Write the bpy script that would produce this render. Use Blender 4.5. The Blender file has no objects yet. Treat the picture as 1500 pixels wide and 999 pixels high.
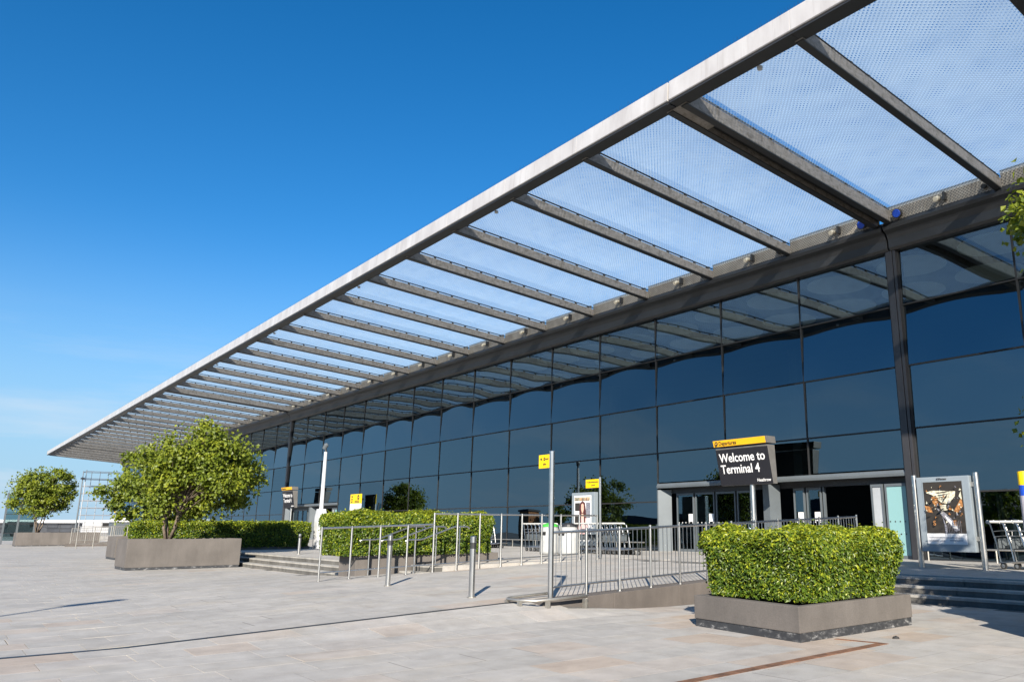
import bpy, bmesh, math, random
import numpy as np
from mathutils import Vector, Matrix
random.seed(7); RNG = np.random.default_rng(11)
C = bpy.context.scene.collection
SC = bpy.context.scene
R = math.radians

# ------------------------------------------------------------------ camera
EYE = 1.47
cam_d = bpy.data.cameras.new("camera"); cam = bpy.data.objects.new("camera", cam_d); C.objects.link(cam)
F, PP = 1151.0, 870.0
pitch = math.atan2(271.5, F); th = math.atan2(986.0, math.hypot(F, 271.5))
hd = Vector((-math.cos(th), math.sin(th), 0)); rt = Vector((math.sin(th), math.cos(th), 0)); up0 = Vector((0, 0, 1))
fw = hd * math.cos(pitch) + up0 * math.sin(pitch); upv = -hd * math.sin(pitch) + up0 * math.cos(pitch)
M = Matrix((rt, upv, -fw)).transposed().to_4x4(); M.translation = Vector((0, 0, EYE))
cam.matrix_world = M
cam_d.sensor_width = 36.0; cam_d.lens = 36.0 * F / 1500.0
cam_d.shift_x = -(PP - 750.0) / 1500.0
cam_d.clip_end = 6000; cam_d.clip_start = 0.05
SC.camera = cam

# ------------------------------------------------------------------ world, sun
SUN_EL = R(26.0); SX, SY = 0.757, -0.653
world = bpy.data.worlds.new("World"); SC.world = world; world.use_nodes = True
nt = world.node_tree; nt.nodes.clear()
sky = nt.nodes.new("ShaderNodeTexSky"); sky.sky_type = 'NISHITA'; sky.sun_disc = False
sky.sun_elevation = SUN_EL; sky.sun_rotation = math.atan2(SX, SY)
sky.altitude = 0; sky.air_density = 1.0; sky.dust_density = 0.0; sky.ozone_density = 4.5
hsv = nt.nodes.new("ShaderNodeHueSaturation"); hsv.inputs['Saturation'].default_value = 1.29; hsv.inputs['Value'].default_value = 1.0
# thin bright haze low in the sky, the same all round the horizon
tc = nt.nodes.new("ShaderNodeTexCoord"); sx = nt.nodes.new("ShaderNodeSeparateXYZ"); nt.links.new(tc.outputs['Generated'], sx.inputs[0])
hz = nt.nodes.new("ShaderNodeMapRange"); hz.interpolation_type = 'SMOOTHERSTEP'; hz.inputs[1].default_value = -0.05; hz.inputs[2].default_value = 0.38; hz.inputs[3].default_value = 0.95; hz.inputs[4].default_value = 0.0
nt.links.new(sx.outputs[2], hz.inputs[0])
hm = nt.nodes.new("ShaderNodeMix"); hm.data_type = 'RGBA'; hm.inputs[7].default_value = (2.3, 3.75, 5.2, 1)
mpn = nt.nodes.new("ShaderNodeMapping"); mpn.inputs['Scale'].default_value = (2.2, 2.2, 16); nt.links.new(tc.outputs['Generated'], mpn.inputs[0])
cn = nt.nodes.new("ShaderNodeTexNoise"); cn.inputs['Scale'].default_value = 1.6; cn.inputs['Detail'].default_value = 7; cn.inputs['Roughness'].default_value = 0.6; nt.links.new(mpn.outputs[0], cn.inputs['Vector'])
cr = nt.nodes.new("ShaderNodeMapRange"); cr.inputs[1].default_value = 0.47; cr.inputs[2].default_value = 0.75; cr.inputs[3].default_value = 0.0; cr.inputs[4].default_value = 0.7; nt.links.new(cn.outputs['Fac'], cr.inputs[0])
ch = nt.nodes.new("ShaderNodeMapRange"); ch.interpolation_type = 'SMOOTHSTEP'; ch.inputs[1].default_value = 0.03; ch.inputs[2].default_value = 0.26; ch.inputs[3].default_value = 1.0; ch.inputs[4].default_value = 0.0; nt.links.new(sx.outputs[2], ch.inputs[0])
cm_ = nt.nodes.new("ShaderNodeMath"); cm_.operation = 'MULTIPLY'; nt.links.new(cr.outputs[0], cm_.inputs[0]); nt.links.new(ch.outputs[0], cm_.inputs[1])
hm2 = nt.nodes.new("ShaderNodeMix"); hm2.data_type = 'RGBA'; hm2.inputs[7].default_value = (4.6, 5.2, 5.8, 1)
bg = nt.nodes.new("ShaderNodeBackground"); bg.inputs[1].default_value = 0.071
wo = nt.nodes.new("ShaderNodeOutputWorld")
nt.links.new(sky.outputs[0], hsv.inputs['Color']); nt.links.new(hz.outputs[0], hm.inputs[0]); nt.links.new(hsv.outputs[0], hm.inputs[6])
nt.links.new(cm_.outputs[0], hm2.inputs[0]); nt.links.new(hm.outputs[2], hm2.inputs[6]); nt.links.new(hm2.outputs[2], bg.inputs[0]); nt.links.new(bg.outputs[0], wo.inputs[0])
sd = bpy.data.lights.new("sun", 'SUN'); sd.energy = 4.8; sd.angle = R(0.53); sd.color = (1.0, 0.915, 0.79)
sun = bpy.data.objects.new("sun", sd); C.objects.link(sun)
sv = Vector((SX * math.cos(SUN_EL), SY * math.cos(SUN_EL), math.sin(SUN_EL)))
sun.rotation_euler = sv.to_track_quat('Z', 'Y').to_euler(); sun.location = sv * 60
SC.view_settings.view_transform = 'Standard'; SC.view_settings.look = 'None'
SC.view_settings.exposure = 1.15; SC.view_settings.gamma = 1.0; SC.view_settings.use_curve_mapping = False
SC.cycles.max_bounces = 10; SC.cycles.transparent_max_bounces = 24; SC.cycles.glossy_bounces = 4
SC.cycles.caustics_reflective = False; SC.cycles.caustics_refractive = False

# ------------------------------------------------------------------ materials
MATS = {}
def nodes(name):
    m = bpy.data.materials.new(name); m.use_nodes = True
    t = m.node_tree; b = t.nodes["Principled BSDF"]; MATS[name] = m
    return m, t, b
def N(t, kind, **kw):
    n = t.nodes.new(kind)
    for k, v in kw.items():
        if hasattr(n, k): setattr(n, k, v)
        else: n.inputs[k].default_value = v
    return n
def ramp(t, fac, stops):
    r = t.nodes.new("ShaderNodeValToRGB"); e = r.color_ramp.elements
    while len(e) < len(stops): e.new(0.5)
    for el, (p, c) in zip(e, stops): el.position = p; el.color = (*c, 1)
    t.links.new(fac, r.inputs[0]); return r.outputs[0]
def mixc(t, a, b, f, mode='MIX'):
    n = t.nodes.new("ShaderNodeMix"); n.data_type = 'RGBA'; n.blend_type = mode
    for s, v in ((6, a), (7, b)):
        if isinstance(v, tuple): n.inputs[s].default_value = (*v, 1)
        else: t.links.new(v, n.inputs[s])
    if isinstance(f, (int, float)): n.inputs[0].default_value = f
    else: t.links.new(f, n.inputs[0])
    return n.outputs[2]
def mth(t, op, a, b=None, clamp=False):
    n = t.nodes.new("ShaderNodeMath"); n.operation = op; n.use_clamp = clamp
    for i, v in enumerate((a, b)):
        if v is None: continue
        if isinstance(v, (int, float)): n.inputs[i].default_value = v
        else: t.links.new(v, n.inputs[i])
    return n.outputs[0]
def coord(t, which='Object'): return t.nodes.new("ShaderNodeTexCoord").outputs[which]
def noise(t, vec, scale, detail=4, rough=0.55):
    n = N(t, "ShaderNodeTexNoise"); n.inputs['Scale'].default_value = scale; n.inputs['Detail'].default_value = detail
    n.inputs['Roughness'].default_value = rough
    if vec is not None: t.links.new(vec, n.inputs['Vector'])
    return n.outputs['Fac']
def bump(t, b, h, strength=0.3, dist=0.01):
    n = N(t, "ShaderNodeBump"); n.inputs['Strength'].default_value = strength; n.inputs['Distance'].default_value = dist
    t.links.new(h, n.inputs['Height']); t.links.new(n.outputs[0], b.inputs['Normal'])
def stretch(t, vec, s):
    n = N(t, "ShaderNodeMapping"); n.inputs['Scale'].default_value = s; t.links.new(vec, n.inputs['Vector']); return n.outputs[0]
def simple(name, col, rough=0.6, metal=0.0, var=0.12, scale=3.0, bmp=0.0, spec=None):
    m, t, b = nodes(name); o = coord(t)
    n1 = noise(t, o, scale, 5); n2 = noise(t, o, scale * 14, 3)
    f = mth(t, 'ADD', mth(t, 'MULTIPLY', n1, 0.7), mth(t, 'MULTIPLY', n2, 0.3))
    lo = tuple(max(0, c * (1 - var * 2)) for c in col); hi = tuple(min(1, c * (1 + var * 2)) for c in col)
    t.links.new(ramp(t, f, [(0.3, lo), (0.7, hi)]), b.inputs['Base Color'])
    b.inputs['Roughness'].default_value = rough; b.inputs['Metallic'].default_value = metal
    if spec is not None: b.inputs['Specular IOR Level'].default_value = spec
    if bmp: bump(t, b, n2, bmp, 0.004)
    return m
simple('steel', (0.56, 0.55, 0.53), 0.3, 1.0, 0.06, 6)
simple('steel_dull', (0.42, 0.40, 0.36), 0.45, 0.8, 0.1, 5)
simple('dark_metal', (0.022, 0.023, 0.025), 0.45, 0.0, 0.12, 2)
simple('black_gap', (0.012, 0.012, 0.013), 0.8, 0, 0.1)
simple('frame_grey', (0.11, 0.127, 0.14), 0.4, 0.2, 0.05, 2)
simple('white_paint', (0.50, 0.51, 0.53), 0.4, 0, 0.04, 3)
simple('white_plastic', (0.50, 0.51, 0.50), 0.35, 0, 0.05, 4)
simple('yellow', (0.85, 0.55, 0.0), 0.4, 0, 0.03, 3)
simple('sign_orange', (0.80, 0.42, 0.01), 0.4, 0, 0.03, 3)
simple('sign_black', (0.008, 0.008, 0.012), 0.6, 0, 0.05, 3)
simple('sign_side', (0.15, 0.145, 0.14), 0.5, 0.3, 0.1, 3)
simple('print_white', (0.74, 0.74, 0.74), 0.5, 0, 0.0)
simple('print_dark', (0.03, 0.025, 0.02), 0.5, 0, 0.0)
simple('blue', (0.01, 0.06, 0.42), 0.4, 0, 0.05)
simple('lamp_cream', (0.58, 0.52, 0.40), 0.4, 0, 0.08)
simple('column_grey', (0.034, 0.034, 0.038), 0.45, 0.2, 0.1, 2)
simple('rubber', (0.02, 0.02, 0.02), 0.7)
simple('rust', (0.155, 0.075, 0.040), 0.9, 0, 0.42, 5, 0.5)
simple('tarmac', (0.045, 0.045, 0.047), 0.9, 0, 0.2, 2)
simple('far_pale', (0.50, 0.52, 0.54), 0.7, 0, 0.08, 0.2)
simple('far_dark', (0.05, 0.055, 0.065), 0.7, 0, 0.2, 0.3)
simple('brick_orange', (0.36, 0.15, 0.06), 0.8, 0, 0.2, 2)
simple('soil', (0.05, 0.035, 0.022), 0.95, 0, 0.3, 9, 0.5)
simple('interior', (0.035, 0.038, 0.04), 0.7, 0, 0.2, 0.6)
simple('disc_pale', (0.55, 0.56, 0.53), 0.7, 0, 0.03)
MATS['disc_pale'].node_tree.nodes['Principled BSDF'].inputs['Emission Color'].default_value = (0.9, 0.95, 0.85, 1); MATS['disc_pale'].node_tree.nodes['Principled BSDF'].inputs['Emission Strength'].default_value = 0.05
simple('interior_pale', (0.28, 0.29, 0.27), 0.7, 0, 0.08, 0.6)
simple('bark', (0.13, 0.10, 0.075), 0.85, 0, 0.3, 12, 0.6)
simple('green_plastic', (0.06, 0.40, 0.05), 0.4, 0, 0.05)
simple('skin_print', (0.70, 0.42, 0.32), 0.6, 0, 0.06)
simple('hair_print', (0.07, 0.02, 0.02), 0.6, 0, 0.3, 30)
simple('pink_print', (0.72, 0.45, 0.42), 0.6, 0, 0.1, 20)
simple('gold_print', (0.33, 0.15, 0.05), 0.5, 0, 0.45, 22)
simple('cream_print', (0.62, 0.52, 0.40), 0.5, 0, 0.42, 20)
simple('grey_print', (0.20, 0.20, 0.23), 0.5, 0, 0.45, 30)
simple('clip_black', (0.015, 0.015, 0.015), 0.6)

def concrete(name, col, streak=0.25):
    m, t, b = nodes(name); o = coord(t)
    big = noise(t, o, 1.3, 5); st = noise(t, stretch(t, o, (2.2, 2.2, 0.5)), 1.6, 6, 0.7); fine = noise(t, o, 60, 4)
    c = ramp(t, big, [(0.3, tuple(x * 0.84 for x in col)), (0.7, tuple(min(1, x * 1.14) for x in col))])
    s = ramp(t, st, [(0.34, (1 - streak,) * 3), (0.62, (1.0, 1.0, 1.0))])
    c = mixc(t, c, s, 1.0, 'MULTIPLY')
    f = ramp(t, fine, [(0.3, (0.80, 0.80, 0.80)), (0.7, (1.12, 1.12, 1.12))])
    c = mixc(t, c, f, 0.8, 'MULTIPLY')
    t.links.new(c, b.inputs['Base Color']); b.inputs['Roughness'].default_value = 0.82
    bump(t, b, fine, 0.35, 0.004); return m
concrete('planter_concrete', (0.128, 0.115, 0.105), 0.16)
concrete('kerb_concrete', (0.115, 0.100, 0.09), 0.2)
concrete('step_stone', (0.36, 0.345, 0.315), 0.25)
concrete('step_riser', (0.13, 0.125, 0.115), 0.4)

def beam_mat():
    m, t, b = nodes('beam_metal'); o = coord(t)
    st = noise(t, stretch(t, o, (0.5, 2.4, 9)), 1.5, 6, 0.6); sp = noise(t, o, 7, 6, 0.7)
    c = ramp(t, st, [(0.3, (0.19, 0.17, 0.15)), (0.7, (0.30, 0.275, 0.25))])
    d = ramp(t, sp, [(0.36, (0.62, 0.60, 0.55)), (0.52, (1, 1, 1))])
    t.links.new(mixc(t, c, d, 1.0, 'MULTIPLY'), b.inputs['Base Color'])
    b.inputs['Roughness'].default_value = 0.55; b.inputs['Metallic'].default_value = 0.15
beam_mat()
def fascia_mat():
    m, t, b = nodes('fascia_aluminium'); o = coord(t)
    st = noise(t, stretch(t, o, (1.1, 1, 0.35)), 1.2, 6, 0.62); dr = noise(t, stretch(t, o, (7, 1, 0.5)), 1.6, 4)
    c = ramp(t, st, [(0.32, (0.44, 0.42, 0.41)), (0.68, (0.60, 0.585, 0.575))])
    d = ramp(t, dr, [(0.30, (0.74, 0.72, 0.70)), (0.44, (1, 1, 1))])
    t.links.new(mixc(t, c, d, 0.5, 'MULTIPLY'), b.inputs['Base Color'])
    b.inputs['Roughness'].default_value = 0.45; b.inputs['Metallic'].default_value = 0.25
fascia_mat()
def paving(name, attr=True):
    m, t, b = nodes(name); o = coord(t)
    big = noise(t, o, 0.35, 4); mid = noise(t, o, 3.2, 5); fine = noise(t, o, 95, 3, 0.7)
    if attr:
        a = t.nodes.new("ShaderNodeAttribute"); a.attribute_name = 'tone'; f = a.outputs['Fac']
    else:
        br = N(t, "ShaderNodeTexBrick"); br.inputs['Scale'].default_value = 1.0; br.inputs['Brick Width'].default_value = 0.9
        br.inputs['Row Height'].default_value = 0.6; br.inputs['Mortar Size'].default_value = 0.006
        br.inputs['Color1'].default_value = (0.3, 0.3, 0.3, 1); br.inputs['Color2'].default_value = (0.7, 0.7, 0.7, 1); br.inputs['Mortar'].default_value = (0.0, 0, 0, 1)
        mp = N(t, "ShaderNodeMapping"); mp.inputs['Rotation'].default_value = (0, 0, math.pi / 2)
        t.links.new(o, mp.inputs[0]); t.links.new(mp.outputs[0], br.inputs['Vector']); f = br.outputs['Color']
    c = ramp(t, f, [(0.0, (0.345, 0.332, 0.31)), (0.25, (0.375, 0.362, 0.338)), (0.75, (0.405, 0.390, 0.366)), (0.88, (0.415, 0.39, 0.36)), (1.0, (0.405, 0.345, 0.29))])
    c = mixc(t, c, ramp(t, big, [(0.3, (0.90, 0.90, 0.91)), (0.7, (1.05, 1.04, 1.03))]), 1.0, 'MULTIPLY')
    c = mixc(t, c, ramp(t, mid, [(0.3, (0.86, 0.855, 0.85)), (0.65, (1.05, 1.05, 1.05))]), 1.0, 'MULTIPLY')
    c = mixc(t, c, ramp(t, fine, [(0.32, (0.72, 0.72, 0.72)), (0.68, (1.2, 1.2, 1.2))]), 0.8, 'MULTIPLY')
    spot = ramp(t, noise(t, o, 11, 2, 0.5), [(0.22, (0.55, 0.54, 0.53)), (0.29, (1, 1, 1))]); c = mixc(t, c, spot, 0.7, 'MULTIPLY')
    rub = ramp(t, noise(t, stretch(t, o, (1, 0.45, 1)), 0.9, 6, 0.68), [(0.34, (0.86, 0.85, 0.84)), (0.5, (1, 1, 1)), (0.66, (1.02, 0.985, 0.93))]); c = mixc(t, c, rub, 1.0, 'MULTIPLY')
    t.links.new(c, b.inputs['Base Color']); b.inputs['Roughness'].default_value = 0.75
    bump(t, b, fine, 0.3, 0.003)
paving('paving_slab'); paving('paving_plain', False)
simple('joint', (0.11, 0.105, 0.097), 0.9, 0, 0.15, 4)

def leaf_mat(name, dark, mid, light, rough=0.35, trans=0.25):
    m, t, b = nodes(name)
    a = t.nodes.new("ShaderNodeAttribute"); a.attribute_name = 'tone'
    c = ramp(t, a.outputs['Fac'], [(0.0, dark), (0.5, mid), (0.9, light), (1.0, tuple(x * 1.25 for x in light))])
    t.links.new(c, b.inputs['Base Color']); b.inputs['Roughness'].default_value = rough
    tr = N(t, "ShaderNodeBsdfTranslucent"); t.links.new(c, tr.inputs[0])
    mx = N(t, "ShaderNodeMixShader"); mx.inputs[0].default_value = trans
    out = t.nodes["Material Output"]
    t.links.new(b.outputs[0], mx.inputs[1]); t.links.new(tr.outputs[0], mx.inputs[2]); t.links.new(mx.outputs[0], out.inputs[0])
leaf_mat('laurel_leaf', (0.030, 0.068, 0.008), (0.100, 0.160, 0.012), (0.29, 0.32, 0.018), 0.45, 0.25)
leaf_mat('tree_leaf', (0.060, 0.098, 0.009), (0.145, 0.190, 0.013), (0.27, 0.30, 0.022), 0.5, 0.38)
leaf_mat('dark_leaf', (0.012, 0.022, 0.008), (0.022, 0.040, 0.012), (0.04, 0.06, 0.02), 0.6, 0.15)
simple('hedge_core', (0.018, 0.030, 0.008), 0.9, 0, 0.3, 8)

def glass_mat(name, ior, tint, refl=(0.66, 0.86, 1.0)):
    m, t, b = nodes(name); t.nodes.remove(b); out = t.nodes["Material Output"]
    fr = N(t, "ShaderNodeFresnel"); fr.inputs['IOR'].default_value = ior
    geo = t.nodes.new("ShaderNodeNewGeometry")
    tp = N(t, "ShaderNodeBsdfTransparent"); tp.inputs[0].default_value = (*tint, 1)
    gl = N(t, "ShaderNodeBsdfGlossy"); gl.inputs['Color'].default_value = (*refl, 1); gl.inputs['Roughness'].default_value = 0.0
    # the inside of the pane reflects as the outside does
    lw = N(t, "ShaderNodeMix"); lw.data_type = 'FLOAT'
    t.links.new(geo.outputs['Backfacing'], lw.inputs[0]); t.links.new(fr.outputs[0], lw.inputs[2]); lw.inputs[3].default_value = 0.12
    oi = t.nodes.new('ShaderNodeObjectInfo'); t.links.new(ramp(t, oi.outputs['Random'], [(0.0, tuple(0.80 * c for c in refl)), (0.25, tuple(0.93 * c for c in refl)), (1.0, refl)]), gl.inputs['Color'])
    mx = N(t, "ShaderNodeMixShader")
    t.links.new(lw.outputs[0], mx.inputs[0]); t.links.new(tp.outputs[0], mx.inputs[1]); t.links.new(gl.outputs[0], mx.inputs[2])
    t.links.new(mx.outputs[0], out.inputs[0])
glass_mat('facade_glass', 2.45, (0.13, 0.165, 0.17))
glass_mat('door_glass', 1.9, (0.55, 0.66, 0.66))
simple('panel_pale', (0.33, 0.35, 0.37), 0.4, 0, 0.05)
def frosted():
    m, t, b = nodes('frosted_glass')
    b.inputs['Base Color'].default_value = (0.20, 0.36, 0.37, 1); b.inputs['Roughness'].default_value = 0.25
frosted()
def mesh_panel(name, cover, pitch, soft, col):
    m, t, b = nodes(name); out = t.nodes["Material Output"]; o = coord(t)
    sp = t.nodes.new("ShaderNodeSeparateXYZ"); wv = N(t, "ShaderNodeTexNoise"); wv.inputs['Scale'].default_value = 0.5
    t.links.new(o, wv.inputs['Vector'])
    ad = N(t, "ShaderNodeMix"); ad.data_type = 'VECTOR'; ad.inputs[0].default_value = 0.012
    t.links.new(o, ad.inputs[4]); t.links.new(wv.outputs['Color'], ad.inputs[5]); t.links.new(ad.outputs[1], sp.inputs[0])
    k = 2 * math.pi / pitch
    h = mth(t, 'ADD', mth(t, 'COSINE', mth(t, 'MULTIPLY', mth(t, 'ADD', sp.outputs[0], sp.outputs[1]), k * 0.5)),
            mth(t, 'COSINE', mth(t, 'MULTIPLY', mth(t, 'SUBTRACT', sp.outputs[0], sp.outputs[1]), k * 0.5)))
    hole = mth(t, 'MULTIPLY', mth(t, 'ADD', h, -0.25), soft, True)
    cl = ramp(t, noise(t, stretch(t, o, (0.35, 0.9, 1)), 1.1, 5, 0.6), [(0.3, (0.84,) * 3), (0.75, (1.10,) * 3)])
    fac = mth(t, 'MULTIPLY', mth(t, 'MULTIPLY', mth(t, 'SUBTRACT', 1.0, hole), cover), cl, True)
    tp = N(t, "ShaderNodeBsdfTransparent"); tp.inputs[0].default_value = (0.93, 0.95, 0.97, 1)
    df = N(t, "ShaderNodeBsdfDiffuse"); df.inputs[0].default_value = (*col, 1)
    tl = N(t, "ShaderNodeBsdfTranslucent"); tl.inputs[0].default_value = (*col, 1)
    m1 = N(t, "ShaderNodeMixShader"); m1.inputs[0].default_value = 0.55
    t.links.new(df.outputs[0], m1.inputs[1]); t.links.new(tl.outputs[0], m1.inputs[2])
    m2 = N(t, "ShaderNodeMixShader"); t.links.new(fac, m2.inputs[0])
    t.links.new(tp.outputs[0], m2.inputs[1]); t.links.new(m1.outputs[0], m2.inputs[2]); t.links.new(m2.outputs[0], out.inputs[0])
mesh_panel('canopy_fabric', 0.62, 0.060, 0.6, (0.73, 0.88, 0.98))
mesh_panel('canopy_mesh', 0.36, 0.053, 0.8, (0.74, 0.87, 0.97))
def perforated():
    m, t, b = nodes('perforated_tan'); o = coord(t); sp = t.nodes.new("ShaderNodeSeparateXYZ"); t.links.new(o, sp.inputs[0])
    k = 2 * math.pi / 0.05
    h = mth(t, 'ADD', mth(t, 'COSINE', mth(t, 'MULTIPLY', mth(t, 'ADD', sp.outputs[0], sp.outputs[2]), k * 0.5)),
            mth(t, 'COSINE', mth(t, 'MULTIPLY', mth(t, 'SUBTRACT', sp.outputs[0], sp.outputs[2]), k * 0.5)))
    f = mth(t, 'MULTIPLY', mth(t, 'ADD', h, -0.4), 2.0, True)
    d = noise(t, o, 2.5, 5)
    c = mixc(t, ramp(t, d, [(0.3, (0.17, 0.15, 0.125)), (0.7, (0.29, 0.265, 0.225))]), (0.07, 0.062, 0.052), f)
    t.links.new(c, b.inputs['Base Color']); b.inputs['Roughness'].default_value = 0.6
perforated()
def far_ground():
    m, t, b = nodes('far_ground'); o = coord(t); n = noise(t, o, 0.03, 5)
    t.links.new(ramp(t, n, [(0.35, (0.10, 0.105, 0.095)), (0.65, (0.17, 0.17, 0.165))]), b.inputs['Base Color']); b.inputs['Roughness'].default_value = 0.9
far_ground()

# ------------------------------------------------------------------ mesh builders
class MB:
    def __init__(s): s.v = []; s.f = []; s.smooth = False
    def add(s, vs, fs):
        n = len(s.v); s.v += [tuple(v) for v in vs]; s.f += [tuple(i + n for i in f) for f in fs]; return s
    def box(s, x0, x1, y0, y1, z0, z1):
        return s.add([(x0, y0, z0), (x1, y0, z0), (x1, y1, z0), (x0, y1, z0), (x0, y0, z1), (x1, y0, z1), (x1, y1, z1), (x0, y1, z1)],
                     [(0, 3, 2, 1), (4, 5, 6, 7), (0, 1, 5, 4), (1, 2, 6, 5), (2, 3, 7, 6), (3, 0, 4, 7)])
    def quadbox(s, bot, top):
        return s.add(list(bot) + list(top), [(0, 3, 2, 1), (4, 5, 6, 7), (0, 1, 5, 4), (1, 2, 6, 5), (2, 3, 7, 6), (3, 0, 4, 7)])
    def tube(s, pts, r, n=8, cap=True):
        pts = [Vector(p) for p in pts]; rs = r if isinstance(r, (list, tuple)) else [r] * len(pts); rings = []
        pu = None
        for i, p in enumerate(pts):
            d = (pts[min(i + 1, len(pts) - 1)] - pts[max(i - 1, 0)]).normalized()
            u = d.cross(Vector((0, 0, 1))) if pu is None else (pu - d * pu.dot(d))
            if u.length < 1e-3: u = d.cross(Vector((1, 0, 0)))
            u.normalize(); w = d.cross(u); pu = u
            rings.append([p + (u * math.cos(2 * math.pi * k / n) + w * math.sin(2 * math.pi * k / n)) * rs[i] for k in range(n)])
        vs = [v for rg in rings for v in rg]; fs = []
        for i in range(len(pts) - 1):
            for k in range(n): fs.append((i * n + k, i * n + (k + 1) % n, (i + 1) * n + (k + 1) % n, (i + 1) * n + k))
        if cap: fs.append(tuple(range(n - 1, -1, -1))); fs.append(tuple((len(pts) - 1) * n + k for k in range(n)))
        return s.add(vs, fs)
    def prism(s, poly, axis, a, b):
        # poly: 2D points; extruded along axis from a to b
        def P(p, t): return {'x': (t, p[0], p[1]), 'y': (p[0], t, p[1]), 'z': (p[0], p[1], t)}[axis]
        n = len(poly); vs = [P(p, a) for p in poly] + [P(p, b) for p in poly]
        fs = [tuple(range(n)), tuple(range(2 * n - 1, n - 1, -1))] + [(i, i + n, (i + 1) % n + n, (i + 1) % n) for i in range(n)]
        return s.add(vs, fs)
    def disc(s, c, r, axis='y', n=14, th=0.01):
        ax = {'x': (1, 2), 'y': (0, 2), 'z': (0, 1)}[axis]; poly = [(c[ax[0]] + r * math.cos(2 * math.pi * k / n), c[ax[1]] + r * math.sin(2 * math.pi * k / n)) for k in range(n)]
        k = {'x': 0, 'y': 1, 'z': 2}[axis]; return s.prism(poly, axis, c[k] - th / 2, c[k] + th / 2)
    def build(s, name, mat, parent=None, bev=0.0, smooth=False, fix=True):
        me = bpy.data.meshes.new(name); me.from_pydata(s.v, [], s.f)
        if fix or bev:
            bm = bmesh.new(); bm.from_mesh(me)
            bmesh.ops.recalc_face_normals(bm, faces=bm.faces)
            if bev: bmesh.ops.bevel(bm, geom=list(bm.edges), offset=bev, segments=2, profile=0.7, affect='EDGES')
            bm.to_mesh(me); bm.free()
        me.materials.append(MATS[mat])
        if smooth: me.shade_smooth()
        o = bpy.data.objects.new(name, me); C.objects.link(o)
        if parent is not None: o.parent = parent; o.matrix_parent_inverse = parent.matrix_world.inverted() if False else Matrix.Translation(-parent.location) if not any(parent.rotation_euler) else (Matrix.Translation(parent.location) @ parent.rotation_euler.to_matrix().to_4x4()).inverted()
        return o
def tag(o, label=None, cat=None, group=None, kind=None):
    for k, v in (('label', label), ('category', cat), ('group', group), ('kind', kind)):
        if v: o[k] = v
    return o
def thing(name, label, cat, loc=(0, 0, 0), group=None):
    o = bpy.data.objects.new(name, None); C.objects.link(o); o.location = loc; o.empty_display_size = 0.2
    return tag(o, label, cat, group)
def copy_tree(src, loc, label=None, rotz=None, scale=None):
    r = src.copy(); C.objects.link(r); r.location = loc
    if rotz is not None: r.rotation_euler = (0, 0, rotz)
    if scale is not None: r.scale = scale if isinstance(scale, tuple) else (scale,) * 3
    if label: r['label'] = label
    def rec(a, b):
        for ch in a.children:
            c = ch.copy(); C.objects.link(c); c.parent = b; rec(ch, c)
    rec(src, r); return r
def np_mesh(name, V, Q, mat, parent=None, tone=None, tri=False):
    me = bpy.data.meshes.new(name); nv = len(V); nf = len(Q); k = Q.shape[1]
    me.vertices.add(nv); me.vertices.foreach_set('co', V.astype(np.float32).ravel())
    me.loops.add(nf * k); me.loops.foreach_set('vertex_index', Q.astype(np.int32).ravel())
    me.polygons.add(nf); me.polygons.foreach_set('loop_start', np.arange(0, nf * k, k, dtype=np.int32))
    me.update(calc_edges=True)
    if tone is not None:
        a = me.attributes.new('tone', 'FLOAT', 'FACE'); a.data.foreach_set('value', tone.astype(np.float32))
    me.shade_flat(); me.materials.append(MATS[mat]); o = bpy.data.objects.new(name, me); C.objects.link(o)
    if parent is not None: o.parent = parent
    return o
def text(body, size, mat, parent, loc, rot=(math.pi / 2, 0, 0), bold=0.0, align='LEFT', name='lettering', sx=1.0, depth=0.002):
    cu = bpy.data.curves.new(name, 'FONT'); cu.body = body; cu.size = size; cu.align_x = align; cu.offset = bold * size; cu.extrude = depth; cu.resolution_u = 3
    cu.space_character = 1.0
    tmp = bpy.data.objects.new('tmp_text', cu); C.objects.link(tmp)
    dg = bpy.context.evaluated_depsgraph_get(); me = bpy.data.meshes.new_from_object(tmp.evaluated_get(dg)); bpy.data.objects.remove(tmp)
    me.materials.clear(); me.materials.append(MATS[mat]); me.name = name
    o = bpy.data.objects.new(name, me); C.objects.link(o); o.parent = parent
    o.location = loc; o.rotation_euler = rot; o.scale = (sx, 1, 1); return o

# ------------------------------------------------------------------ ground levels
XF = -11.75                                  # fold between the ramp apron and the flat plaza
def sm(a, b, t):
    t = min(1.0, max(0.0, (t - a) / (b - a))); return t * t * (3 - 2 * t)
def zg(x, y, side=None):
    left = (x < XF) if side is None else side == 'L'
    if left:
        return min(0.52, max(0.0, 0.036 * (y - 2.1))) * sm(-26, -18.5, x)
    return max(0.0, 0.036 * (min(y, 8.2) - 2.1)) * (1 - sm(XF, -10.1, x)) * (1 - sm(8.1, 10.8, y))
def zp(y): return 0.45 + 0.07 * min(1, max(0, (y - 15.5) / 2.5))
YD = 22.7                                    # plane of the glass facade

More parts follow.
